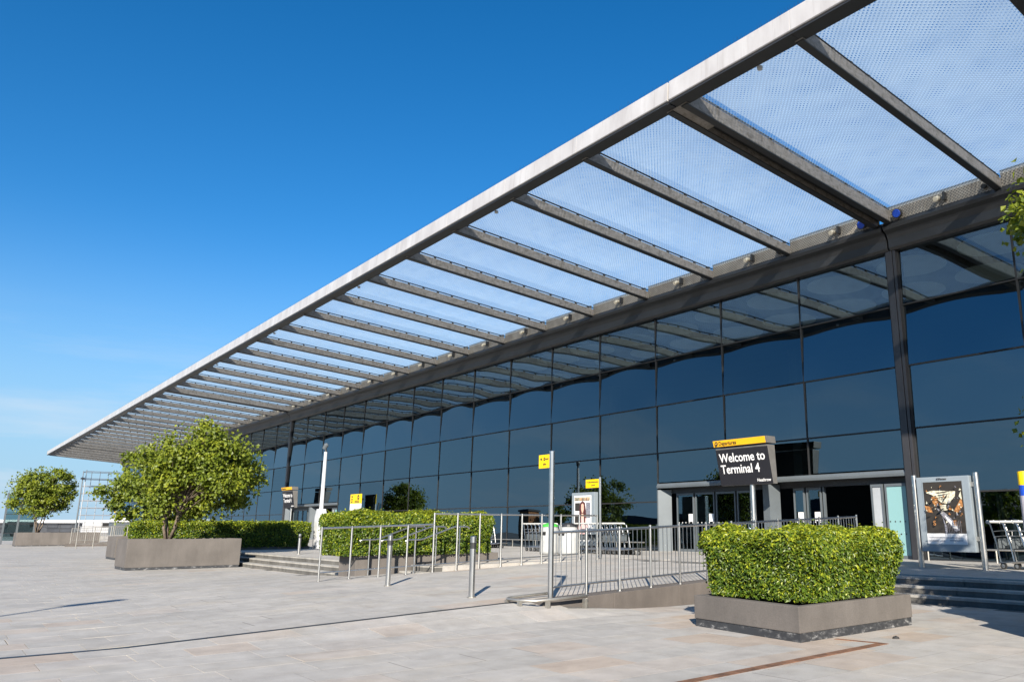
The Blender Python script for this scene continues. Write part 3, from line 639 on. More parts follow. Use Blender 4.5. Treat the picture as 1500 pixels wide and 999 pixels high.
def hedge(label, x0, x1, y0, y1, z0, z1, n, leaf, flare=0.06, group=None):
    cx, cy = (x0 + x1) / 2, (y0 + y1) / 2
    h = thing('hedge', label, 'hedge', (cx, cy, z0), group)
    lx, ly, lz = x1 - x0, y1 - y0, z1 - z0
    # shell points on top and four sides, pushed in and out by low-frequency lumps
    wts = np.array([lx * ly * 1.2, lx * lz, lx * lz, ly * lz, ly * lz]); face = RNG.choice(5, n, p=wts / wts.sum())
    u = RNG.uniform(-.5, .5, n); w = RNG.uniform(-.5, .5, n); P = np.zeros((n, 3)); D = np.zeros((n, 3))
    for f, (ax, sg) in enumerate(((2, 1), (1, -1), (1, 1), (0, -1), (0, 1))):
        m = face == f; D[m, ax] = sg
        if ax == 2: P[m] = np.c_[u[m] * lx, w[m] * ly, np.full(m.sum(), .5 * lz)]
        if ax == 1: P[m] = np.c_[u[m] * lx, np.full(m.sum(), sg * .5 * ly), w[m] * lz]
        if ax == 0: P[m] = np.c_[np.full(m.sum(), sg * .5 * lx), u[m] * ly, w[m] * lz]
    q = P * 2.3; ph = RNG.uniform(0, 6, 6)
    lump = (np.sin(q[:, 0] * 1.7 + ph[0]) * np.sin(q[:, 1] * 1.5 + ph[1]) + np.sin(q[:, 2] * 3.1 + q[:, 0] * 2.1 + ph[2]) * 0.6 + np.sin(q[:, 1] * 3.7 + ph[3]) * np.sin(q[:, 0] * 4.1 + ph[4]) * 0.5)
    depth = RNG.exponential(0.095, n) * -1 + RNG.uniform(0, 0.03, n) + (RNG.random(n) < 0.03) * RNG.uniform(0, 0.09, n)
    # round the edges
    r = 0.27; 
    for ax, L in ((0, lx), (1, ly)):
        e = np.clip((np.abs(P[:, ax]) - (L / 2 - r)) / r, 0, 1); P[:, 2] -= (face == 0) * e ** 2 * r * 0.55
    e2 = np.clip((P[:, 2] - (lz / 2 - r)) / r, 0, 1); 
    for ax in (0, 1): P[:, ax] -= ((face == (1 if ax else 3)) * -1 + (face == (2 if ax else 4)) * 1) * e2 ** 2 * r * 0.5
    for (a0, a1, L0, L1) in ((0, 1, lx, ly),):
        ex = np.clip((np.abs(P[:, 0]) - (lx / 2 - r)) / r, 0, 1) * ((face == 1) | (face == 2)); ey = np.clip((np.abs(P[:, 1]) - (ly / 2 - r)) / r, 0, 1) * ((face == 3) | (face == 4))
        P[:, 1] -= np.sign(P[:, 1]) * ex ** 2 * r * 0.6; P[:, 0] -= np.sign(P[:, 0]) * ey ** 2 * r * 0.6
    P += D * (lump * 0.06 + depth)[:, None]
    fl = 1 + flare * (P[:, 2] / lz); P[:, 0] *= fl; P[:, 1] *= fl
    P[:, 2] += lz / 2
    Nr = D * 1.0 + np.array([0, 0, 0.5]) + RNG.normal(scale=0.55, size=(n, 3))
    hgt = P[:, 2] / lz
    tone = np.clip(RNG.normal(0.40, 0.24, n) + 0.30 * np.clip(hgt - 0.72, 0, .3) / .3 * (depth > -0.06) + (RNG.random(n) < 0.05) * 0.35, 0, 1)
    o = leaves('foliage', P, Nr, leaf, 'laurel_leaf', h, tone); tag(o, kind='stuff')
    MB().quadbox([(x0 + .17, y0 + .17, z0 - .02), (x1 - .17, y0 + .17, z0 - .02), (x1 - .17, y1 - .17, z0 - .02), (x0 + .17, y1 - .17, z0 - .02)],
                 [(x0 + .15, y0 + .15, z1 - .17), (x1 - .15, y0 + .15, z1 - .17), (x1 - .15, y1 - .15, z1 - .17), (x0 + .15, y1 - .15, z1 - .17)]).build('shade_core', 'hedge_core', h)  # solid dark core; its colour stands in for shade between the leaves
    return h
def tree(label, base, crown_c, crown_r, n, leaf, seed, stems=3, mat='tree_leaf', group=None, clumps=70):
    rg = np.random.default_rng(seed); rr = random.Random(seed)
    t = thing('tree', label, 'tree', base, group); base = Vector(base); cc = Vector(crown_c)
    cl = []
    while len(cl) < clumps:
        d = rg.normal(size=3); d /= np.linalg.norm(d); k = rg.random() ** 0.45
        p = d * k * np.array(crown_r) * (0.88 + 0.16 * math.sin(3 * d[0] + seed) * math.cos(2.3 * d[1] + seed))
        if p[2] < -crown_r[2] * 0.75: p[2] *= 0.7
        cl.append((np.array(cc) + p, rr.uniform(0.10, 0.22) * (crown_r[0] + crown_r[2]) / 2))
    tips = []
    for sidx in range(stems):
        ang = 2 * math.pi * sidx / stems + rr.uniform(-.5, .5)
        b0 = base + Vector((math.cos(ang) * .06, math.sin(ang) * .06, -0.05)); pts = [b0]; d = Vector((math.cos(ang) * .42, math.sin(ang) * .35, 1)).normalized(); L = (cc.z - base.z) * 1.05
        for q in range(1, 6):
            d = (d + Vector((rr.uniform(-.16, .16), rr.uniform(-.16, .16), .05))).normalized(); pts.append(pts[-1] + d * L / 5)
        rad = [0.062, 0.050, 0.040, 0.030, 0.02, 0.01]
        st = MB().tube(pts, rad, 7); 
        tr = st.build('trunk', 'bark', t, smooth=True); tips.append((pts, tr))
    lb = MB()
    for p, r in cl:
        pts, tr = tips[rr.randrange(len(tips))]; i = rr.choice((2, 3, 3, 4)); a = pts[i]; e = Vector(p); mid = a.lerp(e, .55) + Vector((rr.uniform(-.15, .15), rr.uniform(-.15, .15), rr.uniform(-.05, .2)))
        lb.tube([a, mid, e], [0.015, 0.010, 0.004], 5, cap=False)
    tag(lb.build('branches', 'bark', t), kind='stuff')
    wt = np.array([r ** 2 for p, r in cl]); idx = rg.choice(len(cl), n, p=wt / wt.sum())
    cp = np.array([p for p, r in cl])[idx]; cr = np.array([r for p, r in cl])[idx]
    d = rg.normal(size=(n, 3)); d /= np.linalg.norm(d, axis=1, keepdims=True); d[:, 2] *= 0.75
    P = cp + d * (cr * np.clip(np.abs(rg.normal(0.72, 0.38, n)), 0.1, 1.75))[:, None]
    fz = rg.random(n) < 0.10; e_ = rg.normal(size=(n, 3)); e_ /= np.linalg.norm(e_, axis=1, keepdims=True); e_ *= (rg.random(n) ** 0.4)[:, None]
    P[fz] = (np.array(cc) + e_ * np.array(crown_r) * 1.02)[fz]
    ctone = rg.normal(0.5, 0.12, len(cl))[idx]
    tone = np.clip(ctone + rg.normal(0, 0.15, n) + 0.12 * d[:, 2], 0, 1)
    Nr = d * 0.9 + np.array([0.12, -0.12, 0.4]) + rg.normal(scale=0.5, size=(n, 3))
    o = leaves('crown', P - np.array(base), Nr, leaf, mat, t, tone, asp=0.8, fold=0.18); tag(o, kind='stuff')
    return t

def planter(name, label, foot, z0, h, band=0.10, group=None, soil=True, wall=0.14):
    """foot: four ground corners (counter-clockwise); walls, dark base band and soil are parts"""
    c = sum((Vector((*p, 0)) for p in foot), Vector()) / 4
    t = thing('concrete_planter', label, 'planter', (c.x, c.y, z0), group)
    inn = [tuple((Vector((*p, 0)) + (c - Vector((*p, 0))).normalized() * wall * 1.4))[:2] for p in foot]
    bi = [tuple((Vector((*p, 0)) + (c - Vector((*p, 0))).normalized() * 0.02))[:2] for p in foot]
    if band: MB().quadbox([(*p, z0 - .12) for p in bi], [(*p, z0 + band) for p in bi]).build('base_band', 'base_black', t)
    z = z0 + band
    bm = MB(); n = 4
    bm.add([(*p, z) for p in foot] + [(*p, z0 + h) for p in foot] + [(*p, z0 + h) for p in inn] + [(*p, z0 + h - .12) for p in inn],
           [(i, (i + 1) % 4, (i + 1) % 4 + 4, i + 4) for i in range(4)] + [(i + 4, (i + 1) % 4 + 4, (i + 1) % 4 + 8, i + 8) for i in range(4)] + [(i + 8, (i + 1) % 4 + 8, (i + 1) % 4 + 12, i + 12) for i in range(4)] + [(3, 2, 1, 0)])
    bm.build('wall', 'planter_concrete', t, bev=0.012)
    MB().add([(*p, z0 + h - .06) for p in inn], [(0, 1, 2, 3)]).build('soil', 'soil', t, fix=False)
    return t
def band_mat():
    m, t, b = nodes('base_black'); o = coord(t); n = noise(t, stretch(t, o, (4, 4, 9)), 1.6, 6, 0.7)
    t.links.new(ramp(t, n, [(0.48, (0.028, 0.03, 0.034)), (0.58, (0.06, 0.062, 0.066)), (0.66, (0.24, 0.24, 0.24))]), b.inputs['Base Color']); b.inputs['Roughness'].default_value = 0.6
band_mat()

# near planter and hedge
planter('p', 'low square concrete planter with black base band nearest the camera', [(-6.59, 8.98), (-6.66, 11.95), (-8.85, 12.1), (-8.72, 9.27)], 0, 0.45, 0.115)
hedge('bright green laurel hedge growing in the low planter nearest the camera', -8.62, -6.72, 9.32, 11.85, 0.46, 1.40, 82000, 0.060, 0.14)
# middle hedge at the top corner of the left steps
planter('p', 'long concrete planter wall beside the ramp railing under the middle hedge', [(-20.55, 8.95), (-20.55, 13.4), (-21.65, 13.4), (-21.65, 8.95)], 0.0, 0.72, 0.0)
hedge('long bright hedge behind the plain ramp railing and stair handrails', -22.3, -20.45, 8.55, 13.2, 0.72, 1.82, 60000, 0.075, 0.05)
# left hedge on the podium
planter('p', 'low dark planter wall under the long shaded hedge on the podium', [(-38.2, 7.0), (-38.2, 14.3), (-39.6, 14.3), (-39.6, 7.0)], 0.0, 0.57, 0.0)
hedge('long dark hedge on the podium behind the big tree planter', -39.7, -38.1, 6.9, 14.3, 0.55, 1.66, 38000, 0.10, 0.03)
# tree planters
planter('p', 'tall concrete planter with the big bushy tree, left of the steps', [(-31.75, 5.55), (-31.75, 9.3), (-33.6, 9.3), (-33.6, 5.55)], 0, 1.04, 0.09)
planter('p', 'tall concrete planter half hidden behind the big tree planter', [(-42.1, 6.9), (-42.1, 10.6), (-44.3, 10.6), (-44.3, 6.9)], 0, 1.03, 0.09)
planter('p', 'far concrete planter with the small round tree at the left edge', [(-75.7, 5.7), (-75.7, 11.2), (-78, 11.2), (-78, 5.7)], 0, 1.02, 0.06)
planter('p', 'tall concrete planter with an added low tree just outside the right edge', [(-2.3, 11.3), (-2.3, 14.5), (-4.4, 14.5), (-4.4, 11.3)], 0, 1.04, 0.09)
tree('large spreading multi stemmed tree in the tall planter by the steps', (-32.7, 7.0, 0.98), (-32.6, 7.75, 3.4), (2.2, 2.5, 1.95), 26000, 0.13, 3, 4, clumps=170)
tree('low bushy tree in the planter behind the big spreading tree', (-43.2, 8.8, 0.97), (-43.2, 8.9, 3.3), (2.3, 2.7, 2.0), 16000, 0.16, 5, 4, clumps=100)
tree('small round tree in the far planter at the left edge', (-76.9, 7.1, 0.96), (-76.9, 7.0, 4.1), (2.4, 2.5, 2.15), 17000, 0.17, 9, 4, clumps=110)
tree('tall leafy tree at the right edge whose twigs reach into view', (-2.9, 11.9, 0.98), (-2.56, 11.0, 5.3), (1.6, 1.85, 1.3), 11000, 0.10, 12, 4, mat='tree_leaf', clumps=80)
hedge('unseen hedge added in the tall planter just outside the right edge, shading the paving', -4.25, -2.45, 11.45, 14.3, 1.0, 2.15, 16000, 0.09, 0.04)  # out of view; put in so its shadow falls on the paving
tree('unseen low tree added in the tall planter outside the right edge, shading the steps', (-3.5, 13.5, 0.98), (-3.5, 13.3, 2.85), (1.7, 1.75, 1.25), 17000, 0.10, 14, 4, clumps=100)  # unseen tree, added for the shade it throws on the right steps
hedge('small far hedge seen through the distant left railings', -70.5, -68.0, 12.0, 16.5, 0.55, 1.55, 5000, 0.2, 0.0)

# ------------------------------------------------------------------ railings
def post(t, x, y, z0, z1, r=0.024, mat='steel', foot=True):
    m = MB().tube([(x, y, z0 - .02), (x, y, z1)], r, 10)
    if foot: m2 = MB().tube([(x, y, z0), (x, y, z0 + .012)], r * 2.1, 12); m.add(m2.v, m2.f)
    return m.build('post', mat, t)
rr_ = thing('ramp_railing', 'steel railing with thin vertical bars along the ramp kerb', 'railing', (-11.52, 13, 0.5))
XR = -11.43; YR = [8.55 + .804 * i for i in range(13)]
for i, y in enumerate(YR):
    if i: post(rr_, XR, y, zk(y), zk(y) + 1.17, 0.026)
    if i < 12:
        ya, yb = y, YR[i + 1]
        MB().tube([(XR, ya, zk(ya) + 1.12), (XR, yb, zk(yb) + 1.12)], 0.024, 8).build('top_rail', 'steel', rr_)
        MB().tube([(XR, ya, zk(ya) + .20), (XR, yb, zk(yb) + .20)], 0.018, 8).build('bottom_rail', 'steel', rr_)
        for q in range(1, 7):
            yq = ya + (yb - ya) * q / 7; MB().tube([(XR, yq, zk(yq) + .20), (XR, yq, zk(yq) + 1.12)], 0.0075, 5).build('baluster', 'steel', rr_)
lr = thing('side_railing', 'plain two bar steel railing along the left side of the ramp', 'railing', (-19.3, 11, 0.3))
XL = -19.3; YA = [7.5 + .76 * i for i in range(5)]; YB = [10.54 + .71 * i for i in range(9)]
def zl(y): return zg(XL, y) if y < 16.5 else zp(y)
for i, y in enumerate(YA[:-1]):
    post(lr, XL, y, zl(y), 1.46 + .02 * i, 0.026)
    yb = YA[i + 1]; MB().tube([(XL, y, 1.43 + .024 * i), (XL, yb, 1.43 + .024 * (i + 1))], .024, 8).build('top_rail', 'steel', lr); MB().tube([(XL, y, zl(y) + .2), (XL, yb, zl(yb) + .2)], .018, 8).build('bottom_rail', 'steel', lr)
for i, y in enumerate(YB):
    post(lr, XL, y, zl(y), 1.83, 0.028)
    if i < 8:
        yb = YB[i + 1]; MB().tube([(XL, y, 1.80), (XL, yb, 1.80)], .024, 8).build('top_rail', 'steel', lr); MB().tube([(XL, y, zl(y) + .2), (XL, yb, zl(yb) + .2)], .018, 8).build('bottom_rail', 'steel', lr)
# curved bumper rail at the foot of the kerb wall
bp = thing('bumper_rail', 'low curved steel bumper rail round the foot of the kerb wall', 'bumper rail', (-11.5, 8.1, 0))
arc = [(-11.95, 8.9, .30), (-12.02, 8.35, .27), (-11.98, 8.05, .26), (-11.80, 7.90, .26), (-11.45, 7.92, .26), (-11.22, 8.1, .26), (-11.16, 8.4, .27), (-11.16, 9.15, .29)]
MB().tube(arc, .026, 8).build('rail', 'steel_dull', bp, smooth=True)
for (x, y) in ((-11.98, 8.05), (-11.45, 7.92), (-11.17, 8.3), (-11.16, 9.1), (-11.8, 7.9)):
    z = zg(x, y); MB().box(x - .035, x + .035, y - .03, y + .03, z - .02, .25).build('leg', 'steel_dull', bp)
# handrails on the little stair by the middle hedge
def handrail(label, x, y0):
    t = thing('handrail', label, 'handrail', (x, y0, 0.1), 'stair handrails by the middle hedge')
    pts = [(x, y0 - .36, 1.06), (x, y0 - .4, 1.10), (x, y0 - .3, 1.13), (x, y0, 1.13), (x, y0 + .12, 1.15), (x, y0 + 1.0, 1.45), (x, y0 + 1.1, 1.47), (x, y0 + 1.45, 1.47), (x, y0 + 1.52, 1.44), (x, y0 + 1.5, 1.40)]
    MB().tube(pts, .022, 8).build('rail', 'steel', t, smooth=True)
    z0 = max(0, zg(x, y0 - .1)); MB().tube([(x, y0 - .12, z0 - .02), (x, y0 - .12, 1.12)], .02, 8).build('post', 'steel', t)
    MB().tube([(x, y0 + 1.22, .42), (x, y0 + 1.22, 1.46)], .02, 8).build('post', 'steel', t)
handrail('curved steel stair handrail closest to the middle hedge wall', -20.38, 9.35)
handrail('curved steel stair handrail in the middle of the small stair', -19.95, 9.75)
handrail('curved steel stair handrail closest to the plain ramp railing', -19.55, 10.25)

# ------------------------------------------------------------------ bollards
def bollard(label, x, y, z, h, group='steel bollards on the plaza'):
    t = thing('bollard', label, 'bollard', (x, y, z), group)
    MB().tube([(x, y, z - .03), (x, y, z + h)], .055, 14).build('body', 'steel', t, smooth=False)
    MB().tube([(x, y, z + h * .80), (x, y, z + h * .90)], .0575, 14).build('band', 'dark_metal', t)
    MB().tube([(x, y, z), (x, y, z + .015)], .085, 14).build('base_ring', 'steel_dull', t)
    MB().tube([(x, y, z + h), (x, y, z + h + .012)], [.055, .04], 14).build('cap', 'steel', t)
bollard('steel bollard with dark band standing alone before the plain railing', -12.98, 7.91, zg(-12.98, 7.91), 1.08)
bollard('steel bollard with dark band beside the stair handrails', -16.61, 8.0, zg(-16.61, 8.0), 1.07)
bollard('short grey bollard at the top of the left steps', -31.0, 11.2, 0.45, 0.74)

# ------------------------------------------------------------------ signs
def plane_icon(t, x, y, z, r, disc, glyph):
    MB().disc((x, y, z), r, 'y', 18, .004).build('icon_disc', disc, t)
    pts = [(-.75, -.15), (-.55, -.2), (-.1, -.05), (-.35, -.5), (-.2, -.52), (.25, .0), (.6, .12), (.75, .3), (.55, .36), (.15, .22), (-.5, .35), (-.6, .28), (-.15, .08), (-.5, -.02)]
    MB().prism([(x + a * r * .95, z + b * r * .95) for a, b in pts], 'y', y - .006, y - .003).build('icon_plane', glyph, t)
def welcome(label, x, y, w):
    t = thing('welcome_sign', label, 'sign', (x, y, 0.5), 'welcome signs in front of the entrances')
    zb_, zt, zc = 2.86, 4.14, 4.42; lean = 0.30; d = 0.42
    def yy(z): return y - lean * (z - zb_) / 1.6
    b = MB().quadbox([(x - w / 2, yy(zb_), zb_), (x + w / 2, yy(zb_), zb_), (x + w / 2, y + d * .5, zb_), (x - w / 2, y + d * .5, zb_)],
                     [(x - w / 2, yy(zt), zt), (x + w / 2, yy(zt), zt), (x + w / 2, y + d * .35, zt), (x - w / 2, y + d * .35, zt)])
    b.build('cabinet', 'sign_side', t, bev=.01)
    MB().quadbox([(x - w / 2 + .01, yy(zb_) - .012, zb_ + .01), (x + w / 2 - .01, yy(zb_) - .012, zb_ + .01), (x + w / 2 - .01, yy(zb_) + .02, zb_ + .01), (x - w / 2 + .01, yy(zb_) + .02, zb_ + .01)],
                 [(x - w / 2 + .01, yy(zt) - .012, zt - .05), (x + w / 2 - .01, yy(zt) - .012, zt - .05), (x + w / 2 - .01, yy(zt) + .02, zt - .05), (x - w / 2 + .01, yy(zt) + .02, zt - .05)]).build('black_face', 'sign_black', t)
    hb = MB().quadbox([(x - w / 2 - .03, yy(zt) - .05, zt + .05), (x + w / 2 + .05, yy(zt) - .05, zt + .05), (x + w / 2 + .05, y + .16, zt + .05), (x - w / 2 - .03, y + .16, zt + .05)],
                      [(x - w / 2 - .03, yy(zc) - .05, zc), (x + w / 2 + .05, yy(zc) - .05, zc), (x + w / 2 + .05, y + .13, zc), (x - w / 2 - .03, y + .13, zc)])
    hb.build('header_box', 'sign_side', t, bev=.01)
    ya, yb = yy(zt) - .062, yy(zc) - .062
    MB().quadbox([(x - w / 2 - .02, ya, zt + .06), (x + w / 2 - .02, ya, zt + .06), (x + w / 2 - .02, ya + .03, zt + .06), (x - w / 2 - .02, ya + .03, zt + .06)],
                 [(x - w / 2 - .02, yb, zc - .012), (x + w / 2 - .02, yb, zc - .012), (x + w / 2 - .02, yb + .03, zc - .012), (x - w / 2 - .02, yb + .03, zc - .012)]).build('header_face', 'sign_orange', t)
    rot = (math.pi / 2 + math.atan(lean / 1.6), 0, 0); L = Vector(t.location)
    def put(s, size, mat, xx, z, off, bold, al='LEFT', sx=1.0): text(s, size, mat, t, Vector((xx, yy(z) + off, z)) - L, rot, bold, al, sx=sx)
    k = w / 2.28
    put('Welcome to', .43, 'print_white', x - w / 2 + .13, 3.66, -.020, .012, sx=.90 * k)
    put('Terminal 4', .43, 'print_white', x - w / 2 + .13, 3.27, -.020, .012, sx=.90 * k)
    put('Heathrow', .145, 'print_white', x + w / 2 - .07, 2.95, -.020, .014, 'RIGHT', sx=.95 * k)
    put('Departures', .19, 'print_dark', x - w / 2 + .24, 4.245, -.072, .0, sx=.9 * k)
    plane_icon(t, x - w / 2 + .13, yy(4.30) - .075, 4.305, .075, 'print_dark', 'sign_orange')
    MB().tube([(x + .15, y + .12, .5), (x + .15, y + .12, 2.87)], .095, 14).build('post', 'steel', t, smooth=False)
    MB().tube([(x + .15, y + .12, .5), (x + .15, y + .12, .53)], .17, 14).build('base_plate', 'steel_dull', t)
welcome('large leaning black sign reading Welcome to Terminal 4 above the near hedge', -17.62, 21.5, 2.28)
welcome('distant leaning black welcome sign above the long dark hedge', -62.3, 21.5, 2.28)
def flag_sign(label, x, y, z0, zt, w, h, r, two, ang=0.0):
    t = thing('direction_sign', label, 'sign', (x, y, z0), 'yellow flag signs on steel posts')
    MB().tube([(x, y, z0), (x, y, zt)], r, 14).build('post', 'steel', t); MB().tube([(x, y, zt), (x, y, zt + .01)], [r, r * .8], 14).build('cap', 'steel', t)
    zc = zt - .05 - h / 2; xa = x - r - w
    MB().box(xa, x - r + .005, y - .025, y + .025, zc - h / 2, zc + h / 2).build('panel', 'yellow', t, bev=.004)
    yv = y - .028; sgn = MB()
    sgn.add([(xa + .03, yv, zc + h * .18), (xa + .10, yv, zc + h * .29), (xa + .10, yv, zc + h * .07)], [(0, 1, 2)]); sgn.build('arrow', 'print_dark', t)
    plane_icon(t, xa + .17, yv, zc + h * .18, h * .13, 'print_dark', 'yellow')
    rw = random.Random(int(abs(x) * 10))
    def glyphs(xs, xe, zz, hh):
        q = xs
        while q < xe:
            ww = rw.uniform(.012, .022); MB().box(q, q + ww, yv - .002, yv, zz, zz + hh * rw.choice((.7, .7, 1))).build('glyph', 'print_dark', t); q += ww + .008
    glyphs(xa + .17 + h * .17, x - r - .03, zc + h * .1, h * .17); glyphs(xa + w * .42, x - r - w * .3, zc - h * .28, h * .17)
    return t
flag_sign('yellow arrow sign on the tall steel post starting the ramp railing', XR, 8.55, zk(8.55), 2.79, .32, .24, .05, True)
flag_sign('small yellow arrow sign on the post beside the woman poster', -19.68, 16.67, 0.5, 3.02, .66, .27, .045, True)
ys_ = thing('notice_board', 'yellow and white notice board standing above the middle hedge', 'sign', (-51.6, 22.25, 0.5))
MB().box(-52.48, -50.77, 22.18, 22.24, 2.965, 3.59).build('yellow_panel', 'yellow', ys_); MB().box(-52.48, -50.77, 22.18, 22.24, 2.0, 2.96).build('white_panel', 'print_white', ys_)
for xx in (-52.3, -50.95): MB().tube([(xx, 22.28, .5), (xx, 22.28, 3.5)], .04, 8).build('post', 'steel_dull', ys_)
plane_icon(ys_, -51.2, 22.176, 3.37, .17, 'print_dark', 'yellow')
for zz in (3.03, 3.12): MB().box(-51.75, -51.0, 22.172, 22.179, zz, zz + .05).build('text_line', 'print_dark', ys_)
for zz in (3.03, 3.2, 3.38): MB().box(-52.3, -52.1, 22.172, 22.179, zz, zz + .11).build('symbol', 'print_dark', ys_)

# poster display on the right
def display(label, xa, xb, y, z0, zb_, zt, posts):
    t = thing('poster_display', label, 'poster display', ((xa + xb) / 2, y, z0))
    if posts:
        for x in (xa - .10, xb + .12): MB().tube([(x, y, z0), (x, y, zt + .06)], .065, 14).build('post', 'steel', t); 
        for x, s in ((xb + .03, 1), (xa - .03, 1)):
            for zz in (zb_ + .3, zt - .2): MB().box(x - .04, x + .04, y - .03, y + .03, zz - .05, zz + .05).build('bracket', 'steel_dull', t)
    else:
        MB().box(xa + .1, xb - .1, y - .08, y + .08, z0, zb_ + .02).build('plinth', 'dark_metal', t)
    MB().box(xa, xb, y - .10, y + .10, zb_, zt).build('case', 'display_grey', t, bev=.02)
    return t
simple('display_grey', (0.25, 0.29, 0.32), .4, .2, .04, 2)
def shapes(t, y, lst):
    for i, (mat, poly) in enumerate(lst): MB().prism(poly, 'y', y - .0012 * (i + 1) - .001, y - .0012 * i).build('print_shape', mat, t)
ad = display('glass poster display on two posts with a dark explosive artwork', -9.83, -8.55, 18.45, 0.52, 0.90, 2.62, True)
ax0, ax1, az0, az1 = -9.66, -8.72, 1.07, 2.50; Y_ = 18.345
def PQ(l): return [(ax0 + (ax1 - ax0) * a, az0 + (az1 - az0) * b) for a, b in l]
MB().box(ax0 - .03, ax1 + .03, Y_ - .002, Y_ + .02, az0 - .03, az1 + .03).build('mount', 'display_grey', ad)
po = MB().box(ax0, ax1, Y_ - .005, Y_, az0, az1).build('poster', 'print_dark', ad)
rp = random.Random(5); lst = [('print_white', PQ([(0, 0), (1, 0), (1, .17), (0, .17)])), ('cream_print', PQ([(.06, .83), (.22, .86), (.82, .84), (.80, .76), (.62, .64), (.45, .66), (.30, .74), (.22, .79)])),
       ('gold_print', PQ([(.2, .76), (.34, .78), (.38, .68), (.30, .60), (.22, .66)])), ('cream_print', PQ([(.40, .62), (.56, .63), (.55, .54), (.43, .53)])),
       ('gold_print', PQ([(.0, .62), (.14, .60), (.2, .50), (.05, .52)])), ('gold_print', PQ([(.74, .52), (.96, .74), (.98, .6), (.84, .50)])), ('cream_print', PQ([(.90, .76), (.96, .84), (.97, .70)])),
       ('grey_print', PQ([(.30, .58), (.52, .50), (.80, .30), (.84, .22), (.74, .20), (.58, .34), (.40, .48)])), ('print_white', PQ([(.50, .46), (.74, .32), (.80, .24), (.70, .26), (.56, .38)])),
       ('grey_print', PQ([(.44, .44), (.52, .30), (.54, .17), (.48, .17), (.47, .32)]))]
for q in range(60):
    a, b = rp.uniform(.02, .95), rp.gauss(.6, .15); s = rp.uniform(.008, .045); b = min(.92, max(.2, b)); lst.append((rp.choice(('cream_print', 'gold_print', 'grey_print')), PQ([(a, b), (a + s * 1.6, b + s * rp.uniform(-.5, 1)), (a + s * .5, b + s)])))
for (a, b, w_, h_) in ((.28, .80, .5, .03), (.33, .73, .28, .02), (.12, .66, .2, .04), (.60, .60, .3, .02), (.36, .50, .2, .05), (.55, .70, .12, .06), (.08, .45, .18, .03)):
    lst.append(('print_dark', PQ([(a, b), (a + w_ * .6, b + h_ * .5), (a + w_, b + h_ * 1.6), (a + w_ * .4, b + h_)])))
for q in range(9): a = .58 + q * .043; lst.append(('grey_print', PQ([(a, .18), (a + .006, .18), (a + .006, .36 + rp.uniform(-.06, .06)), (a, .36)])))
for a, b, c in ((.07, .10, .9), (.10, .05, .34), (.40, .05, .5), (.62, .055, .95)): lst.append(('grey_print', PQ([(a, b), (c, b), (c, b + .012), (a, b + .012)])))
shapes(po, Y_ - .006, lst)
text('S', .15, 'gold_print', ad, Vector((ax0 + .20, Y_ - .065, 1.50)) - Vector(ad.location), bold=.03, depth=.001); text('E', .15, 'gold_print', ad, Vector((ax0 + .68, Y_ - .065, 1.50)) - Vector(ad.location), bold=.03, depth=.001)
text('JCDecaux', .06, 'print_dark', ad, Vector((-9.19, Y_ - .012, 2.545)) - Vector(ad.location), align='CENTER', bold=.02)
MB().box(ax0 - .04, ax1 + .04, Y_ - .075, Y_ - .068, az0 - .04, az1 + .04).build('cover_glass', 'door_glass_clear', ad) if False else None
ad2 = display('grey poster display showing a woman with long dark hair', -25.25, -23.85, 20.0, 0.52, 0.75, 2.78, False)
bx0, bx1, bz0, bz1 = -25.08, -24.02, 0.92, 2.66; Y2 = 19.895
def PB(l): return [(bx0 + (bx1 - bx0) * a, bz0 + (bz1 - bz0) * b) for a, b in l]
po2 = MB().box(bx0, bx1, Y2 - .005, Y2, bz0, bz1).build('poster', 'print_white', ad2)
lst = [('cream_print', PB([(.02, .88), (.98, .88), (.98, .97), (.02, .97)])), ('print_dark', PB([(.05, .66), (.34, .66), (.34, .84), (.05, .84)])), ('grey_print', PB([(.7, .5), (.95, .5), (.95, .84), (.7, .84)])),
       ('print_dark', PB([(.03, .25), (.30, .25), (.32, .55), (.05, .55)])), ('hair_print', PB([(.36, .84), (.50, .88), (.64, .84), (.70, .66), (.72, .46), (.60, .42), (.38, .44), (.30, .56), (.32, .70)])),
       ('skin_print', PB([(.43, .80), (.50, .83), (.57, .80), (.58, .70), (.53, .62), (.47, .62), (.42, .70)])), ('pink_print', PB([(.30, .46), (.44, .56), (.56, .56), (.74, .48), (.84, .2), (.86, .04), (.22, .04), (.24, .26)])),
       ('skin_print', PB([(.45, .60), (.55, .60), (.57, .50), (.43, .50)])), ('hair_print', PB([(.34, .60), (.42, .60), (.44, .36), (.36, .34)])), ('hair_print', PB([(.58, .62), (.68, .60), (.66, .36), (.60, .38)])), ('grey_print', PB([(.62, .1), (.95, .1), (.95, .3), (.7, .3)]))]
for q in range(12): a = .05 + q * .075; lst.append((rp.choice(('print_dark', 'gold_print', 'hair_print')), PB([(a, .89), (a + .05, .89), (a + .045, .96), (a + .01, .955)])))
shapes(po2, Y2 - .006, lst)

# banded post at the right edge
bpst = thing('banded_post', 'grey post with yellow and blue top bands at the right edge', 'post', (-7.22, 18.0, 0.52))
for z0, z1, mt in ((.52, 2.11, 'sign_side2'), (2.112, 2.33, 'blue'), (2.332, 2.62, 'yellow')):
    if mt == 'sign_side2': simple('sign_side2', (.40, .38, .42), .5, .2, .08, 3)
    MB().tube([(-7.22, 18.0, z0), (-7.22, 18.0, z1)], .105, 16).build('band', mt, bpst)
MB().tube([(-7.22, 18.0, .52), (-7.22, 18.0, .55)], .17, 16).build('base_plate', 'steel_dull', bpst)

